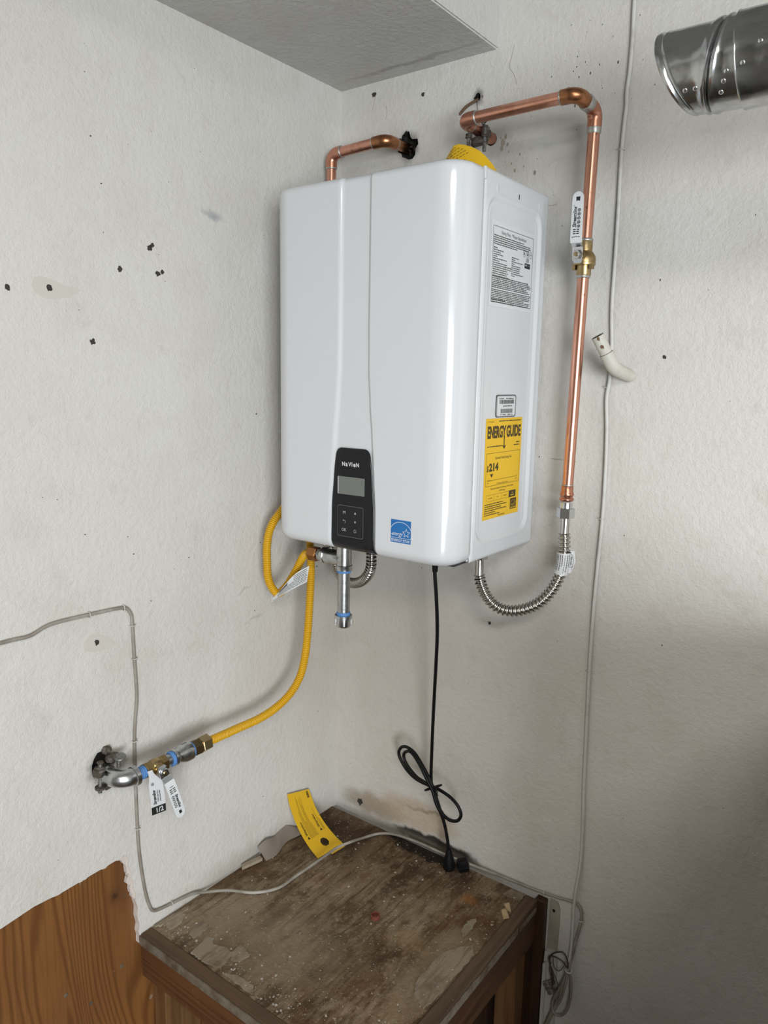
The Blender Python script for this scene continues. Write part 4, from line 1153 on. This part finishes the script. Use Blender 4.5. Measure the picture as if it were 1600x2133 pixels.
MB().tube(spline([(.4050,-.1290,2.1120),(.3985,-.112,2.1220),(.3850,-.075,2.1430),(.3720,-.030,2.1660),(.3650,.004,2.1830)], 6), .0030, 10).build('ground_wire', M['chip'], g1, True)
g2 = ground_clamp('rusty bonding clamp with bolts where the gas elbow leaves the wall', [((.022,-.7150,.8880),(.022,-.7190,.8260),.010),((.026,-.6780,.8860),(.026,-.6795,.8640),.003)],
             [((.016,-.7150,.8640),(.012,.012,.013),5),((.014,-.6850,.8820),(.010,.016,.010),6),((.016,-.7000,.8330),(.012,.016,.009),7),((.004,-.6900,.8950),(.008,.011,.009),8)], (.02,-.70,.82))
MB().lathe((.030,-.6790,.8840), (0.15,-.1,1), [(0,.0110),(.0015,.0118),(.004,.0110)], 16).build('wire_lug', M['bolt_zinc'], g2, True)
for yy in (-.7185,): 
    for zz in (.836,.872): MB().lathe((.024,yy,zz), Z_, [(0,.0105),(.004,.0105)], 16).build('clamp_ear', M['rust'], g2, True, 40)

# ------------------------------------------------------------------ wooden stand in the corner
TZ = .457
stand = thing('wooden_stand', 'low brown wooden stand with rotten dirty plywood top in the corner', 'stand', (.30,-.31,0))
rn = random.Random(9)
from mathutils import noise as mnoise
def top_pt(u, v):
    x = .0008 + (.583-.0008)*u; y = -.0172 - (.603-.0172)*v
    h = mnoise.noise(V((x*14, y*9, 0)))*.0012 + mnoise.noise(V((x*60, y*40, 3)))*.0006
    edge = min(u, 1-u, v, 1-v)
    return V((x, y, TZ + (h if edge > .001 else 0)))
m = MB(); m.grid(top_pt, 70, 70)
m.box((.0008,-.603,TZ-.018), (.583,-.0172,TZ-.0022))
stand_top = m.build('top_board', M['grime'], stand, True, 60)
bevel_box((.0008,-.6300,TZ-.019), (.6120,-.6034,TZ+.0010), .002).build('front_edge_board', M['edge_wood'], stand)
bevel_box((.5834,-.6030,TZ-.019), (.6120,-.0172,TZ+.0012), .002).build('right_edge_board', M['edge_wood_y'], stand)
bevel_box((.0008,-.6345,TZ-.0205), (.6140,-.6302,TZ-.0015), .0008).build('front_edge_strip', M['trim_edge'], stand)
m = MB()                                  # right strip, broken off in places
for y0, y1, d in ((-.628,-.470,.003),(-.462,-.30,.012),(-.30,-.19,.010),(-.188,-.12,.009),(-.11,-.03,.004)):
    bevel_box((.6122,y0,TZ-.0205), (.6152,y1,TZ-.0205+d+.006), .0006).build('edge_strip_piece', M['trim_edge'], stand)
bevel_box((.0020,-.6300,.4015), (.6120,-.5920,.4372), .0015).build('front_rail', M['wood_x'], stand)
bevel_box((.0020,-.6300,.3605), (.6120,-.5920,.4005), .0015).build('front_rail', M['wood_x'], stand)
bevel_box((.5740,-.5910,.3980), (.6120,-.0190,.4372), .0015).build('right_rail', M['wood_y'], stand)
bevel_box((.5740,-.5910,.3560), (.6120,-.0190,.3970), .0015).build('right_rail', M['wood_y'], stand)
for x0, x1, y0, y1 in ((.026,.064,-.620,-.531),(.548,.598,-.082,-.040),(.548,.598,-.620,-.531),(.006,.044,-.110,-.022)):
    bevel_box((x0,y0,0), (x1,y1,.3550 if x0 > .5 else .3600), .0015).build('leg', M['wood_leg'], stand)
bevel_box((.0008,-.0165,0), (.6040,-.0012,.4380), .001).build('back_board', M['wood_dark'], stand)
bevel_box((.6055,-.0200,0), (.6290,-.0012,.4600), .001).build('back_post', M['wood_dark'], stand)
FZ = (V((0,0,TZ)), X_, Y_, Z_)
for i, (poly, mt) in enumerate((
    ([(.013,-.577),(.013,-.542),(.028,-.535),(.042,-.560),(.038,-.587)], 'veneer_pale'),
    ([(.079,-.568),(.071,-.528),(.087,-.525),(.097,-.531),(.100,-.554),(.096,-.571)], 'veneer'),
    ([(.124,-.600),(.117,-.551),(.126,-.547),(.146,-.557),(.171,-.546),(.193,-.553),(.204,-.590),(.172,-.600),(.141,-.601)], 'veneer'),
    ([(.124,-.600),(.118,-.555),(.124,-.551),(.135,-.575),(.150,-.598)], 'veneer_pale'),
    ([(.187,-.550),(.188,-.525),(.205,-.525),(.224,-.533),(.221,-.556),(.205,-.564)], 'veneer'),
    ([(.003,-.600),(.006,-.56),(.012,-.513),(.020,-.522),(.014,-.590)], 'veneer_pale'),
    ([(.539,-.048),(.547,-.022),(.560,-.020),(.582,-.019),(.582,-.044),(.566,-.050)], 'veneer'),
    ([(.527,-.379),(.524,-.312),(.529,-.283),(.548,-.25),(.567,-.232),(.581,-.250),(.580,-.340),(.578,-.406),(.571,-.424),(.542,-.411)], 'veneer'),
    ([(.524,-.209),(.522,-.175),(.532,-.158),(.541,-.187),(.539,-.224)], 'veneer'),
    ([(.215,-.597),(.240,-.583),(.285,-.580),(.30,-.597)], 'veneer'))):
    q = []
    rj = random.Random(i+50)
    for (ax, ay), (bx_, by_) in zip(poly, poly[1:]+poly[:1]):
        for k in range(7):
            t_ = k/7; q.append((ax+(bx_-ax)*t_ + (rj.uniform(-.0018,.0018) if k else 0), ay+(by_-ay)*t_ + (rj.uniform(-.0018,.0018) if k else 0)))
    MB().prism(q, FZ, -.001, .0016 + .0006*(i % 3)).build('veneer_patch', M[mt], stand)
# plaster crumbs, wood chips and litter lying on the stand
mb = MB(); rj = random.Random(77)
for k in range(420):
    if k < 170: x, y = rj.uniform(.01,.40), -.600 + abs(rj.gauss(0,.03)) + .004
    elif k < 240: x, y = .575 - abs(rj.gauss(0,.03)), rj.uniform(-.6,-.03)
    else: x, y = rj.uniform(.02,.57), rj.uniform(-.59,-.03)
    s_ = rj.choice((.0004,.0005,.0006,.0007,.0009,.0016)); a = rj.uniform(0,PI)
    ex = V((math.cos(a),math.sin(a),rj.uniform(-.2,.2))); ey = V((-math.sin(a),math.cos(a),rj.uniform(-.2,.2)))
    mb.obox((x,y,TZ+.0010+s_*.3), ex, ey, Z_, s_*rj.uniform(.7,1.6), s_, s_*.45)
crumbs = mb.build('plaster_crumbs', M['flake'], None, loc=None)
tag(crumbs, 'pale plaster crumbs scattered over the dirty stand top', 'debris', kind='stuff')
def chip(name, label, poly, h0, h1, mat):
    cx = sum(p_[0] for p_ in poly)/len(poly); cy = sum(p_[1] for p_ in poly)/len(poly)
    mb = MB().prism(poly, FZ, h0, h1)
    return tag(mb.build(name, mat, None, loc=(cx,cy,TZ)), label, 'wood chip')
chip('wood_chip', 'pointed pale wood chip near the right back edge of the stand', [(.560,-.082),(.566,-.070),(.583,-.094),(.573,-.094)], .0022, .0052, M['chip_wood'])
chip('wood_chip', 'square pale wood chip just in front of the pointed one', [(.564,-.104),(.570,-.093),(.588,-.113),(.580,-.124)], .0022, .0056, M['chip_wood'])
chip('wood_chip', 'long weathered wood sliver lying along the left wall on the stand', [(.004,-.352),(.013,-.300),(.026,-.304),(.014,-.358)], .0020, .0095, M['veneer_pale'])
# curled strip of paper peeling up at the left back
cp = MB()
def curl(u, v):
    y = -.300 + .165*u
    return V((.004 + .030*v*(1-.5*u) + .006*math.sin(u*9), y, TZ + .003 + .030*(1-v)*(.5+.5*math.sin(u*3+.6)) + .006*math.sin(u*13+v*3)*(1-v)))
cp.grid(curl, 24, 8)
tag(cp.build('peeling_paper', M['tan_card'], None, True, 60, loc=(.02,-.22,TZ)), 'grimy curled paper strip peeling up beside the left wall', 'paper')
rr_ = MB().lathe((.357,-.289,TZ+.0015), Z_, [(0,.0108),(.0065,.0104),(.0072,.0096),(.0066,.0082),(.0020,.0080)], 22)
tag(rr_.build('plastic_ring', M['red_ring'], None, True, 40, loc=(.357,-.289,TZ)), 'small red brown plastic ring in the middle of the stand top', 'ring')

# ------------------------------------------------------------------ yellow warning tags
def warning_tag(root, surf, L, W, mirror=False):
    """tag sheet over surf(s 0..1 along, t 0..1 across) with a cut hole, print and headings"""
    hs, ht, hr = .165, .56, .0125
    N = 48; vs = []; fs = []
    inner = []; outer = []
    for k in range(N):
        a = 2*PI*k/N
        oc = hr*(math.cos(PI/8)/math.cos(((a+PI/8) % (PI/4)) - PI/8))
        inner.append((hs + oc*math.cos(a)/L, ht + oc*.95*math.sin(a)/W))
        dx, dy = math.cos(a)/L, math.sin(a)/W
        tt = min([(1-hs)/dx if dx > 1e-9 else 1e9, (0-hs)/dx if dx < -1e-9 else 1e9, (1-ht)/dy if dy > 1e-9 else 1e9, (0-ht)/dy if dy < -1e-9 else 1e9])
        outer.append((hs+dx*tt, ht+dy*tt))
    for cs, ct in ((0,0),(0,1),(1,0),(1,1)):          # pull the nearest rim points into the corners
        k = min(range(N), key=lambda i: (outer[i][0]-cs)**2*4 + (outer[i][1]-ct)**2); outer[k] = (cs, ct)
    M_ = 14
    for j in range(M_+1):
        f_ = (j/M_)**1.3
        for k in range(N):
            s_, t_ = inner[k][0]+(outer[k][0]-inner[k][0])*f_, inner[k][1]+(outer[k][1]-inner[k][1])*f_
            vs.append(surf(s_, t_))
    for j in range(M_):
        for k in range(N): fs.append((j*N+k, j*N+(k+1) % N, (j+1)*N+(k+1) % N, (j+1)*N+k))
    sheet = MB().add(vs, fs).build('tag_sheet', M['yellow_card'], root, True, 70)
    def put(mb, s_, t_, h=.0006):
        e = .004
        p0 = surf(s_, t_); nn = (surf(min(s_+e,1), t_)-surf(max(s_-e,0), t_)).cross(surf(s_, min(t_+e,1))-surf(s_, max(t_-e,0))).normalized()
        if nn.dot(V((.8,-1.1,.6))) < 0: nn = -nn
        return p0 + nn*h
    head = MB(); body = MB()
    def words(mb, s0, s1, t_, w, seed, n=None):
        rnd = random.Random(seed); s_ = s0
        while s_ < s1:
            q = rnd.uniform(.012,.035)
            e = min(s_+q, s1)
            mb.add([put(mb,s_,t_-w), put(mb,e,t_-w), put(mb,e,t_+w), put(mb,s_,t_+w)], [(0,1,2,3)]); s_ += q + .006
    def heading(s0, t_):
        nonlocal head
        vs_, fs_ = text2d('Warning', .0105, bold=.0002)
        head.add([put(head, s0 + .055 + a/L, t_ - b/W, .0008) for a, b in vs_], fs_)
        head.add([put(head, s0, t_+.045, .0008), put(head, s0, t_-.045, .0008), put(head, s0+.042, t_, .0008)], [(0,1,2)])
    heading(.30,.17)
    head.build('warning_lettering', M['ink_yellow'], sheet); head = MB(); heading(.335,.74)
    for k, (t_, s0, s1) in enumerate(((.26,.30,.72),(.30,.295,.93),(.34,.295,.88),(.38,.30,.55),(.43,.30,.90),(.47,.30,.80),(.51,.30,.92),(.55,.30,.5),(.84,.33,.70),(.88,.34,.52))):
        if k == 8: body.build('fine_print', M['card_print'], sheet); body = MB()
        words(body, s0, s1, t_, .008, 300+k)
    head_o = head.build('warning_lettering', M['ink_yellow'], sheet); body.build('fine_print', M['card_print'], sheet)
    bar = MB()
    rnd = random.Random(8); s_ = .86
    while s_ < .975:
        bar.add([put(bar,s_,.83), put(bar,s_+.004,.83), put(bar,s_+.004,.93), put(bar,s_,.93)], [(0,1,2,3)]); s_ += rnd.choice((.006,.008,.010))
    bar.build('barcode', M['ink_yellow'], sheet)
    return sheet
wt = thing('warning_tag', 'yellow warning tag with torn hole propped against the left wall on the stand', 'tag', (.125,-.17,TZ))
def wsurf(s_, t_):
    b = V((.125,-.215,TZ+.0030)).lerp(V((.134,-.131,TZ+.0030)), t_); e = V((.0065,-.198,.5770)).lerp(V((.0065,-.118,.5560)), t_)
    a = s_*PI/2
    fx = .55*math.sin(a) + .45*s_; fz = .55*(1-math.cos(a)) + .45*s_
    return V((b.x+(e.x-b.x)*fx, b.y+(e.y-b.y)*s_, b.z+(e.z-b.z)*fz))
warning_tag(wt, wsurf, .175, .085)
MB().grid(lambda u, v: wsurf(.050*v, .45+.52*u) + V((.0110-.012*v,-.003+.006*v,-.0014+.0004*v)), 6, 6).build('tag_back_leaf', M['yellow_card'], wt, True)
wt2 = thing('warning_tag', 'yellow warning tag curling up behind the top of the heater', 'tag', (.48,-.19,HZ1))
def wsurf2(s_, t_):
    # arched strip: s from the right foot over the crest to the left foot
    a = PI*(.03 + .62*s_)
    cx, cz = .4500, 1.9560
    R_ = .0790
    x = cx + R_*math.cos(a)*1.06; z = cz + R_*math.sin(a)
    d = (t_-.5)*.085
    return V((x - .20*d, -.200 + d*.62, max(z - .55*d - .004, HZ1+.0008)))
sh = MB()
prof = [(.534,1.9700),(.5285,1.9770),(.5195,1.9895),(.5045,2.0055),(.4925,2.0155),(.478,2.0235),(.462,2.0300),(.4475,2.0338),(.4385,2.0330),(.4330,2.0275),(.4195,2.0100),(.4070,1.9935),(.3970,1.9700)]
def leaf(u, v):
    # sheet facing the room, its upper rim following the profile, lower rim on the heater top
    i = u*(len(prof)-1); k = min(int(i), len(prof)-2); f_ = i-k
    x = prof[k][0] + (prof[k+1][0]-prof[k][0])*f_; z = prof[k][1] + (prof[k+1][1]-prof[k][1])*f_
    zz = HZ1 + .0006 + (z-HZ1-.0006)*v
    return V((x + .012*(1-v)*(.5-u), -.200 - .022*math.sin(u*PI)*(1-v) - .012*(1-v), zz))
sheet2 = sh.grid(leaf, 36, 10).build('tag_sheet', M['yellow_card'], wt2, True)
MB().grid(lambda u, v: leaf(u, v) + V((0, .0012 + .010*(1-v), -.0003)), 36, 4).build('tag_back_leaf', M['yellow_card'], wt2, True)
mb = MB()
def lq(m_, p0, p1, w):
    d = (p1-p0); nn = V((0,-1,.25)).normalized(); sd = d.cross(nn).normalized()*w
    m_.add([p0-sd+nn*.001, p1-sd+nn*.001, p1+sd+nn*.001, p0+sd+nn*.001], [(0,1,2,3)])
def lp(x, z):      # point of the leaf at a given place
    best = min((leaf(i/36, j/20) for i in range(37) for j in range(21)), key=lambda q: (q.x-x)**2+(q.z-z)**2)
    return V((x, best.y-.0012, z))
for k in range(7): lq(mb, lp(.4185+.0020*k, 1.990+.0030*k), lp(.4240+.0020*k, 1.988+.0030*k), .0008)
for x0, z0, x1, z1 in ((.4345,2.020,.446,2.027),(.436,2.014,.455,2.026),(.440,2.010,.464,2.023),(.446,2.006,.470,2.019),(.433,2.003,.445,2.0125),(.455,2.003,.476,2.014)):
    n_ = 4
    for k in range(n_): lq(mb, lp(x0+(x1-x0)*k/n_, z0+(z1-z0)*k/n_), lp(x0+(x1-x0)*(k+.7)/n_, z0+(z1-z0)*(k+.7)/n_), .0005)
for k in range(6): lq(mb, lp(.4700+.0028*k, 1.9880-.0020*k), lp(.4730+.0026*k, 2.0000-.0030*k), .0007)
mb.build('fine_print', M['ink_yellow'], sheet2)

# ------------------------------------------------------------------ power cord
pc = thing('power_cord', 'black power cord tied in a loop, hanging from the heater', 'cord', (.405,-.068,TZ))
CP = [(.425,-.200,1.2690),(.425,-.200,1.225),(.425,-.190,1.162),(.417,-.170,1.083),(.397,-.140,.983),(.376,-.110,.877),(.356,-.080,.766),(.345,-.062,.682),(.347,-.058,.654),(.359,-.060,.630),(.373,-.064,.613),(.388,-.066,.601),(.406,-.066,.597),(.424,-.066,.604),(.432,-.066,.621),(.424,-.066,.639),(.403,-.064,.652),(.374,-.060,.657),(.344,-.055,.656),(.313,-.050,.653),(.286,-.047,.656),(.261,-.045,.669),(.243,-.045,.690),(.239,-.046,.707),(.250,-.048,.724),(.270,-.052,.730),(.295,-.058,.725),(.323,-.065,.705),(.345,-.070,.683),(.360,-.072,.661),(.370,-.073,.637),(.378,-.070,.612),(.382,-.064,.595),(.371,-.056,.602),(.357,-.050,.621),(.343,-.047,.643),(.327,-.060,.662),(.303,-.060,.668),(.277,-.058,.684),(.262,-.056,.701),(.263,-.056,.716),(.280,-.060,.727),(.298,-.064,.721),(.329,-.080,.708),(.347,-.082,.685),(.363,-.082,.663),(.373,-.082,.637),(.385,-.078,.613),(.391,-.072,.589),(.397,-.070,.564),(.402,-.068,.534),(.4045,-.068,.512)]
MB().tube(spline(CP, 5), .0039, 12).build('cable', M['black_rubber'], pc, True, 70)
MB().lathe((.425,-.200,1.2700), V((0,.02,-1)), [(0,.0095),(.012,.0095),(.016,.0080),(.026,.0080),(.030,.0065),(.046,.0055)], 16).build('strain_relief', M['black_soft'], pc, True, 40)
pl = MB()
pl.tube([(.4045,-.068,.525),(.4050,-.068,.512),(.4055,-.068,.502),(.4062,-.068,.490),(.4070,-.068,.479),(.4073,-.068,.4735)], [.0060,.0085,.0115,.0132,.0142,.0128], 8)
plg = pl.build('plug', M['black_soft'], pc, True, 50)
for dx, dy in ((-.0060,-.003),(.0060,-.003),(0,.006)):
    MB().box((.4073+dx-.0008,-.068+dy-.003,TZ+.0018), (.4073+dx+.0008,-.068+dy+.003,.4740)).build('prong', M['chrome'], plg)
tie = MB()
tie.tube([V((.352+.018*math.cos(2*PI*k/16), -.062+.022*math.sin(2*PI*k/16), .659+.012*math.cos(2*PI*k/16+.4))) for k in range(17)], .0022, 8)
tie.tube([(.366,-.078,.662),(.374,-.084,.669),(.380,-.086,.668)], .0013, 6); tie.tube([(.366,-.078,.662),(.376,-.082,.661),(.378,-.083,.656)], .0013, 6)
tie.build('twist_tie', M['black_soft'], pc, True)
m = bevel_box((-.0125,-.0095,0), (.0125,.0095,.0290), .003)
rot = Matrix.Rotation(.5, 3, 'Z') @ Matrix.Rotation(-.28, 3, 'Y')
mb = MB().add([rot @ V(v) + V((.432,-.038,TZ+.0065)) for v in m.v], m.f)
cap_o = mb.build('rubber_cap', M['black_soft'], None, True, 40, loc=(.430,-.036,TZ))
tag(cap_o, 'small black rubber plug cap lying on the stand beside the cord plug', 'cap')
MB().add([rot @ V(v) + V((.432,-.038,TZ+.0065)) for v in bevel_box((-.0131,-.0101,.008), (.0131,.0101,.0125), .001).v], bevel_box((-.0131,-.0101,.008), (.0131,.0101,.0125), .001).f).build('cap_rib', M['black_rubber'], cap_o)

# ------------------------------------------------------------------ old cables on the walls
def staple(parent, c, across, out, w=.0050):
    c, across, out = V(c), V(across).normalized(), V(out).normalized()
    along = across.cross(out)
    m = MB()
    pts = [c - across*w - out*.004, c - across*w*.9 + out*.0035, c - across*w*.5 + out*.0052, c + across*w*.5 + out*.0052, c + across*w*.9 + out*.0035, c + across*w - out*.004]
    m.tube(pts, .0009, 6, up=along); return m.build('staple', M['cable_white'], parent, True)
ca = thing('wall_cable', 'grey painted cable stapled across the left wall and over the stand', 'cable', (.3,-.2,.46))
cx_ = .0034
CA = [(cx_,-1.10,1.160),(cx_,-.875,1.162),(cx_,-.826,1.161),(cx_,-.786,1.172),(cx_,-.712,1.1715),(cx_,-.650,1.1690),(cx_,-.634,1.1655),(cx_,-.626,1.155),(cx_,-.622,1.140),(cx_,-.620,1.061),(cx_,-.618,.981),(cx_,-.625,.923),(cx_,-.628,.873),(cx_,-.629,.790),(cx_,-.629,.729),(cx_,-.628,.664),(cx_,-.624,.608),(cx_,-.616,.546),(cx_,-.607,.508),(cx_,-.598,.494),(cx_,-.580,.488),(cx_,-.561,.485),(.005,-.500,.476),(.012,-.470,.466),(.045,-.430,.4625),(.097,-.398,.4620),(.128,-.353,.4620),(.131,-.300,.4625),(.134,-.258,.4635),(.140,-.200,.4680),(.143,-.162,.4690),(.152,-.120,.4660),(.160,-.090,.4625),(.182,-.045,.4620),(.218,-.022,.4620),(.283,-.013,.4620),(.361,-.013,.4625),(.433,-.0105,.4645),(.533,-.006,.4675),(.591,-.0045,.4690),(.649,-.0036,.4740),(.685,-.0036,.4800),(.698,-.0036,.4790),(.706,-.0036,.4710),(.709,-.0036,.4510),(.706,-.0040,.425),(.700,-.0050,.389),(.696,-.010,.350),(.694,-.020,.328)]
MB().tube(spline(CA, 6), .0033, 10).build('cable_jacket', M['cable'], ca, True, 70)
for y, z, ac in ((-.712,1.1712,Z_),(-.640,1.1675,Z_),(-.6215,1.128,Y_),(-.6275,.890,Y_),(-.6285,.700,Y_),(-.553,.484,Z_),(-.6195,1.060,Y_)):
    staple(ca, (.0034,y,z), ac, X_)
staple(ca, (.7088,-.0036,.445), X_, -Y_); staple(ca, (.62,-.0040,.4715), Z_, -Y_)
cb = thing('wall_cable', 'pale cable running down the right wall beside the copper pipe', 'cable', (.69,-.004,.33))
CB = [(.686,-.0036,2.40),(.686,-.0036,2.286),(.687,-.0036,2.223),(.686,-.0036,2.167),(.6835,-.0036,2.135),(.6845,-.0036,2.110),(.6830,-.0036,2.086),(.681,-.0036,2.028),(.682,-.0036,1.961),(.683,-.0036,1.858),(.683,-.0036,1.752),(.688,-.0036,1.680),(.6885,-.0036,1.616),(.685,-.0036,1.578),(.690,-.0036,1.513),(.693,-.0036,1.418),(.693,-.0036,1.331),(.690,-.0036,1.241),(.688,-.0036,1.160),(.688,-.0036,1.036),(.691,-.0036,.887),(.694,-.0036,.756),(.697,-.0036,.690),(.699,-.0036,.588),(.695,-.0090,.517),(.693,-.0100,.470),(.693,-.0085,.433),(.692,-.0085,.370),(.691,-.014,.335),(.690,-.018,.322)]
MB().tube(spline(CB, 6), .0035, 10).build('cable_jacket', M['cable_white'], cb, True, 70)
for x, z in ((.6815,2.035),(.684,1.600),(.6925,1.340),(.6885,1.020)): staple(cb, (x,-.0036,z), X_, -Y_)

# old telephone terminal block with its bundle of wires
tb_ = thing('terminal_block', 'small old telephone terminal block with tangled wires low on the right wall', 'terminal block', (.655,-.02,.26))
ux = V((.0165,0,-.0215)).normalized(); uy = V((.0215,0,.0165)).normalized()
bc = V((.6560,-.0205,.2600))
MB().obox(bc, ux, uy, -Y_, .0150, .0135, .0030).build('block_base', M['block'], tb_)
for i in (-1,0,1):
    for j in (-1,1):
        c_ = bc + ux*i*.0095 + uy*j*.0075 - Y_*.003
        MB().lathe(c_, -Y_, [(0,.0036),(.003,.0036),(.0035,.0022),(.005,.0022)], 10).build('terminal_screw', M['bolt_zinc'], tb_, True, 40)
bundle = [
    ('cable_loop', .0028, 'cable', [(.694,-.022,.322),(.682,-.026,.283),(.668,-.028,.244),(.665,-.028,.217),(.673,-.028,.206),(.687,-.026,.209),(.699,-.024,.229),(.704,-.022,.265),(.702,-.020,.300),(.696,-.020,.322)]),
    ('cable_tail', .0028, 'cable', [(.692,-.022,.320),(.686,-.027,.291),(.683,-.027,.259),(.677,-.025,.238),(.672,-.022,.228)]),
    ('cable_tail', .0028, 'cable', [(.694,-.024,.320),(.693,-.030,.294),(.688,-.030,.266),(.681,-.028,.240),(.668,-.022,.214)]),
    ('trunk_cable', .0050, 'cable', [(.676,-.024,.236),(.662,-.0235,.196),(.651,-.0235,.158),(.640,-.0255,.096),(.6375,-.0265,.006)]),
    ('wire', .0016, 'wire_dark', [(.693,-.022,.328),(.682,-.026,.343),(.666,-.028,.347),(.652,-.027,.342),(.650,-.026,.332),(.656,-.027,.314),(.662,-.027,.298),(.664,-.025,.276)]),
    ('wire', .0016, 'wire_dark', [(.693,-.021,.330),(.691,-.024,.351),(.683,-.026,.365),(.672,-.026,.362),(.656,-.025,.347),(.652,-.027,.330),(.658,-.028,.306),(.660,-.025,.270)]),
    ('wire', .0009, 'wire_dark', [(.660,-.029,.344),(.665,-.030,.322),(.677,-.030,.320),(.687,-.028,.338),(.687,-.026,.346)]),
    ('wire', .0009, 'wire_dark', [(.656,-.029,.330),(.654,-.030,.308),(.661,-.030,.294),(.667,-.027,.284),(.660,-.026,.268)]),
    ('wire', .0009, 'wire_dark', [(.662,-.025,.262),(.672,-.030,.270),(.676,-.031,.285),(.668,-.030,.300),(.658,-.029,.318)])]
for nm, r_, mt, pts in bundle:
    MB().tube(spline(pts, 6), r_, 8).build(nm, M[mt], tb_, True, 70)
MB().tube([V((.6935+.0068*math.cos(2*PI*k/12), -.020+.0068*math.sin(2*PI*k/12), .3225+.001*math.sin(k))) for k in range(13)], .0017, 6).build('cable_tie', M['cable_white'], tb_, True)

# ------------------------------------------------------------------ painted stub pipe on the right wall
sp_ = thing('stub_pipe', 'cream painted stub of pipe bending out of the right wall', 'pipe', (.724,0,1.623))
S0, S1, S2 = V((.7250,.0,1.6225)), V((.7125,-.052,1.6360)), V((.6870,-.0765,1.6935))
pth = bent([S0, S1, S2], .022, 10)
MB().tube(pth[:-1] + [S1.lerp(S2,.46)], .0128, 20).build('elbow', M['stub'], sp_, True, 60)
MB().tube([S1.lerp(S2,.44), S2], .0117, 20, cap=False).build('pipe_end', M['stub'], sp_, True, 60)
MB().tube([S1.lerp(S2,.46), S1.lerp(S2,.985)], .0112, 16).build('pipe_bore', M['dark_gap'], sp_, True)
m = MB(); m.lathe(S1.lerp(S2,.452), S2-S1, [(0,.0126),(.0006,.0129),(.0012,.0118)], 20); m.build('joint_line', M['chip'], sp_, True)
d_ = (S2-S1).normalized(); vw = (V((1.2245,-1.4564,1.6047)) - S2).normalized(); vw = (vw - d_*vw.dot(d_)).normalized(); sd_ = d_.cross(vw)
for f_, an, a_, b_ in ((.95,-.15,.0042,.0026),(.70,-.10,.0036,.0034)):
    nn = (vw*math.cos(an) + sd_*math.sin(an)).normalized(); c_ = S1.lerp(S2, f_) + nn*.0113
    e2 = d_.cross(nn).normalized()
    MB().prism(blob(0,0,a_,b_,9,.35,int(f_*100)), (c_, d_, e2, nn), -.001, .0006).build('paint_chip', M['chip'], sp_)

# ------------------------------------------------------------------ galvanised flue duct, upper right
DY, DZ = -.400, 1.9965
du = thing('flue_duct', 'shiny galvanised round duct elbow coming in at the upper right', 'duct', (1.2,DY,DZ-.05))
def duct_part(name, prof, n=48):
    vs = []
    for xc, r, t in prof:
        for k in range(n):
            a = 2*PI*k/n
            vs.append(V((xc + t*math.cos(a) + .0125*sm(.952, .905, xc)*math.sin(a) if xc < .952 else xc + t*math.cos(a), DY + r*math.sin(a), DZ + r*math.cos(a))))
    fs = [(i*n+k, i*n+(k+1) % n, (i+1)*n+(k+1) % n, (i+1)*n+k) for i in range(len(prof)-1) for k in range(n)]
    return MB().add(vs, fs).build(name, M['duct'], du, True, 35)
duct_part('end_rim', [(.920,.0480,-.0165),(.8975,.0480,-.0175),(.8970,.0490,-.0175),(.8985,.0508,-.0175),(.9015,.0510,-.0175),(.9035,.0496,-.0172),(.9050,.0490,-.017),(.9065,.0502,-.0168),(.9090,.0512,-.0166),(.9110,.0506,-.0162)])
duct_part('elbow_gore', [(.9110,.0506,-.0162),(.9200,.0504,-.010),(.9300,.0504,-.001),(.9380,.0504,.006),(.9400,.0512,.0068),(.9425,.0530,.0075),(.9455,.0530,.0082),(.9475,.0508,.0085),(.9485,.0485,.0087)])
duct_part('elbow_gore', [(.9485,.0485,.0087),(.9500,.0505,.0088),(.9520,.0535,.0088),(.9550,.0538,.0085),(.9575,.0520,.0075),(.9640,.0518,.003),(.9700,.0520,-.002),(.9745,.0522,-.004)])
duct_part('duct_pipe', [(.9735,.0515,-.0045),(.9738,.0548,-.0045),(.9750,.0552,-.0045),(.9765,.0545,-.0042),(1.00,.0543,-.002),(1.05,.0543,0),(1.30,.0543,0),(1.60,.0543,0)])
MB().tube(bent([(1.58,DY,DZ),(1.72,DY,DZ),(1.72,DY,ROOM_Z)], .09, 10), .0560, 32).build('duct_riser', M['duct'], du, True, 50)
for xc, a, r in ((.985,1.95,.0545),(.9665,2.05,.0520),(.9630,2.25,.0520),(.9590,2.50,.0520),(.9300,2.30,.0504),(.9180,2.30,.0504),(1.003,1.60,.0543)):
    nn = V((0, -math.sin(a), math.cos(a)))
    MB().lathe(V((xc, DY, DZ)) + nn*(r-.0012), nn, [(0,.0032),(.0010,.0032),(.0017,.0024),(.0020,.0012)], 12).build('rivet', M['chrome'], du, True, 60)
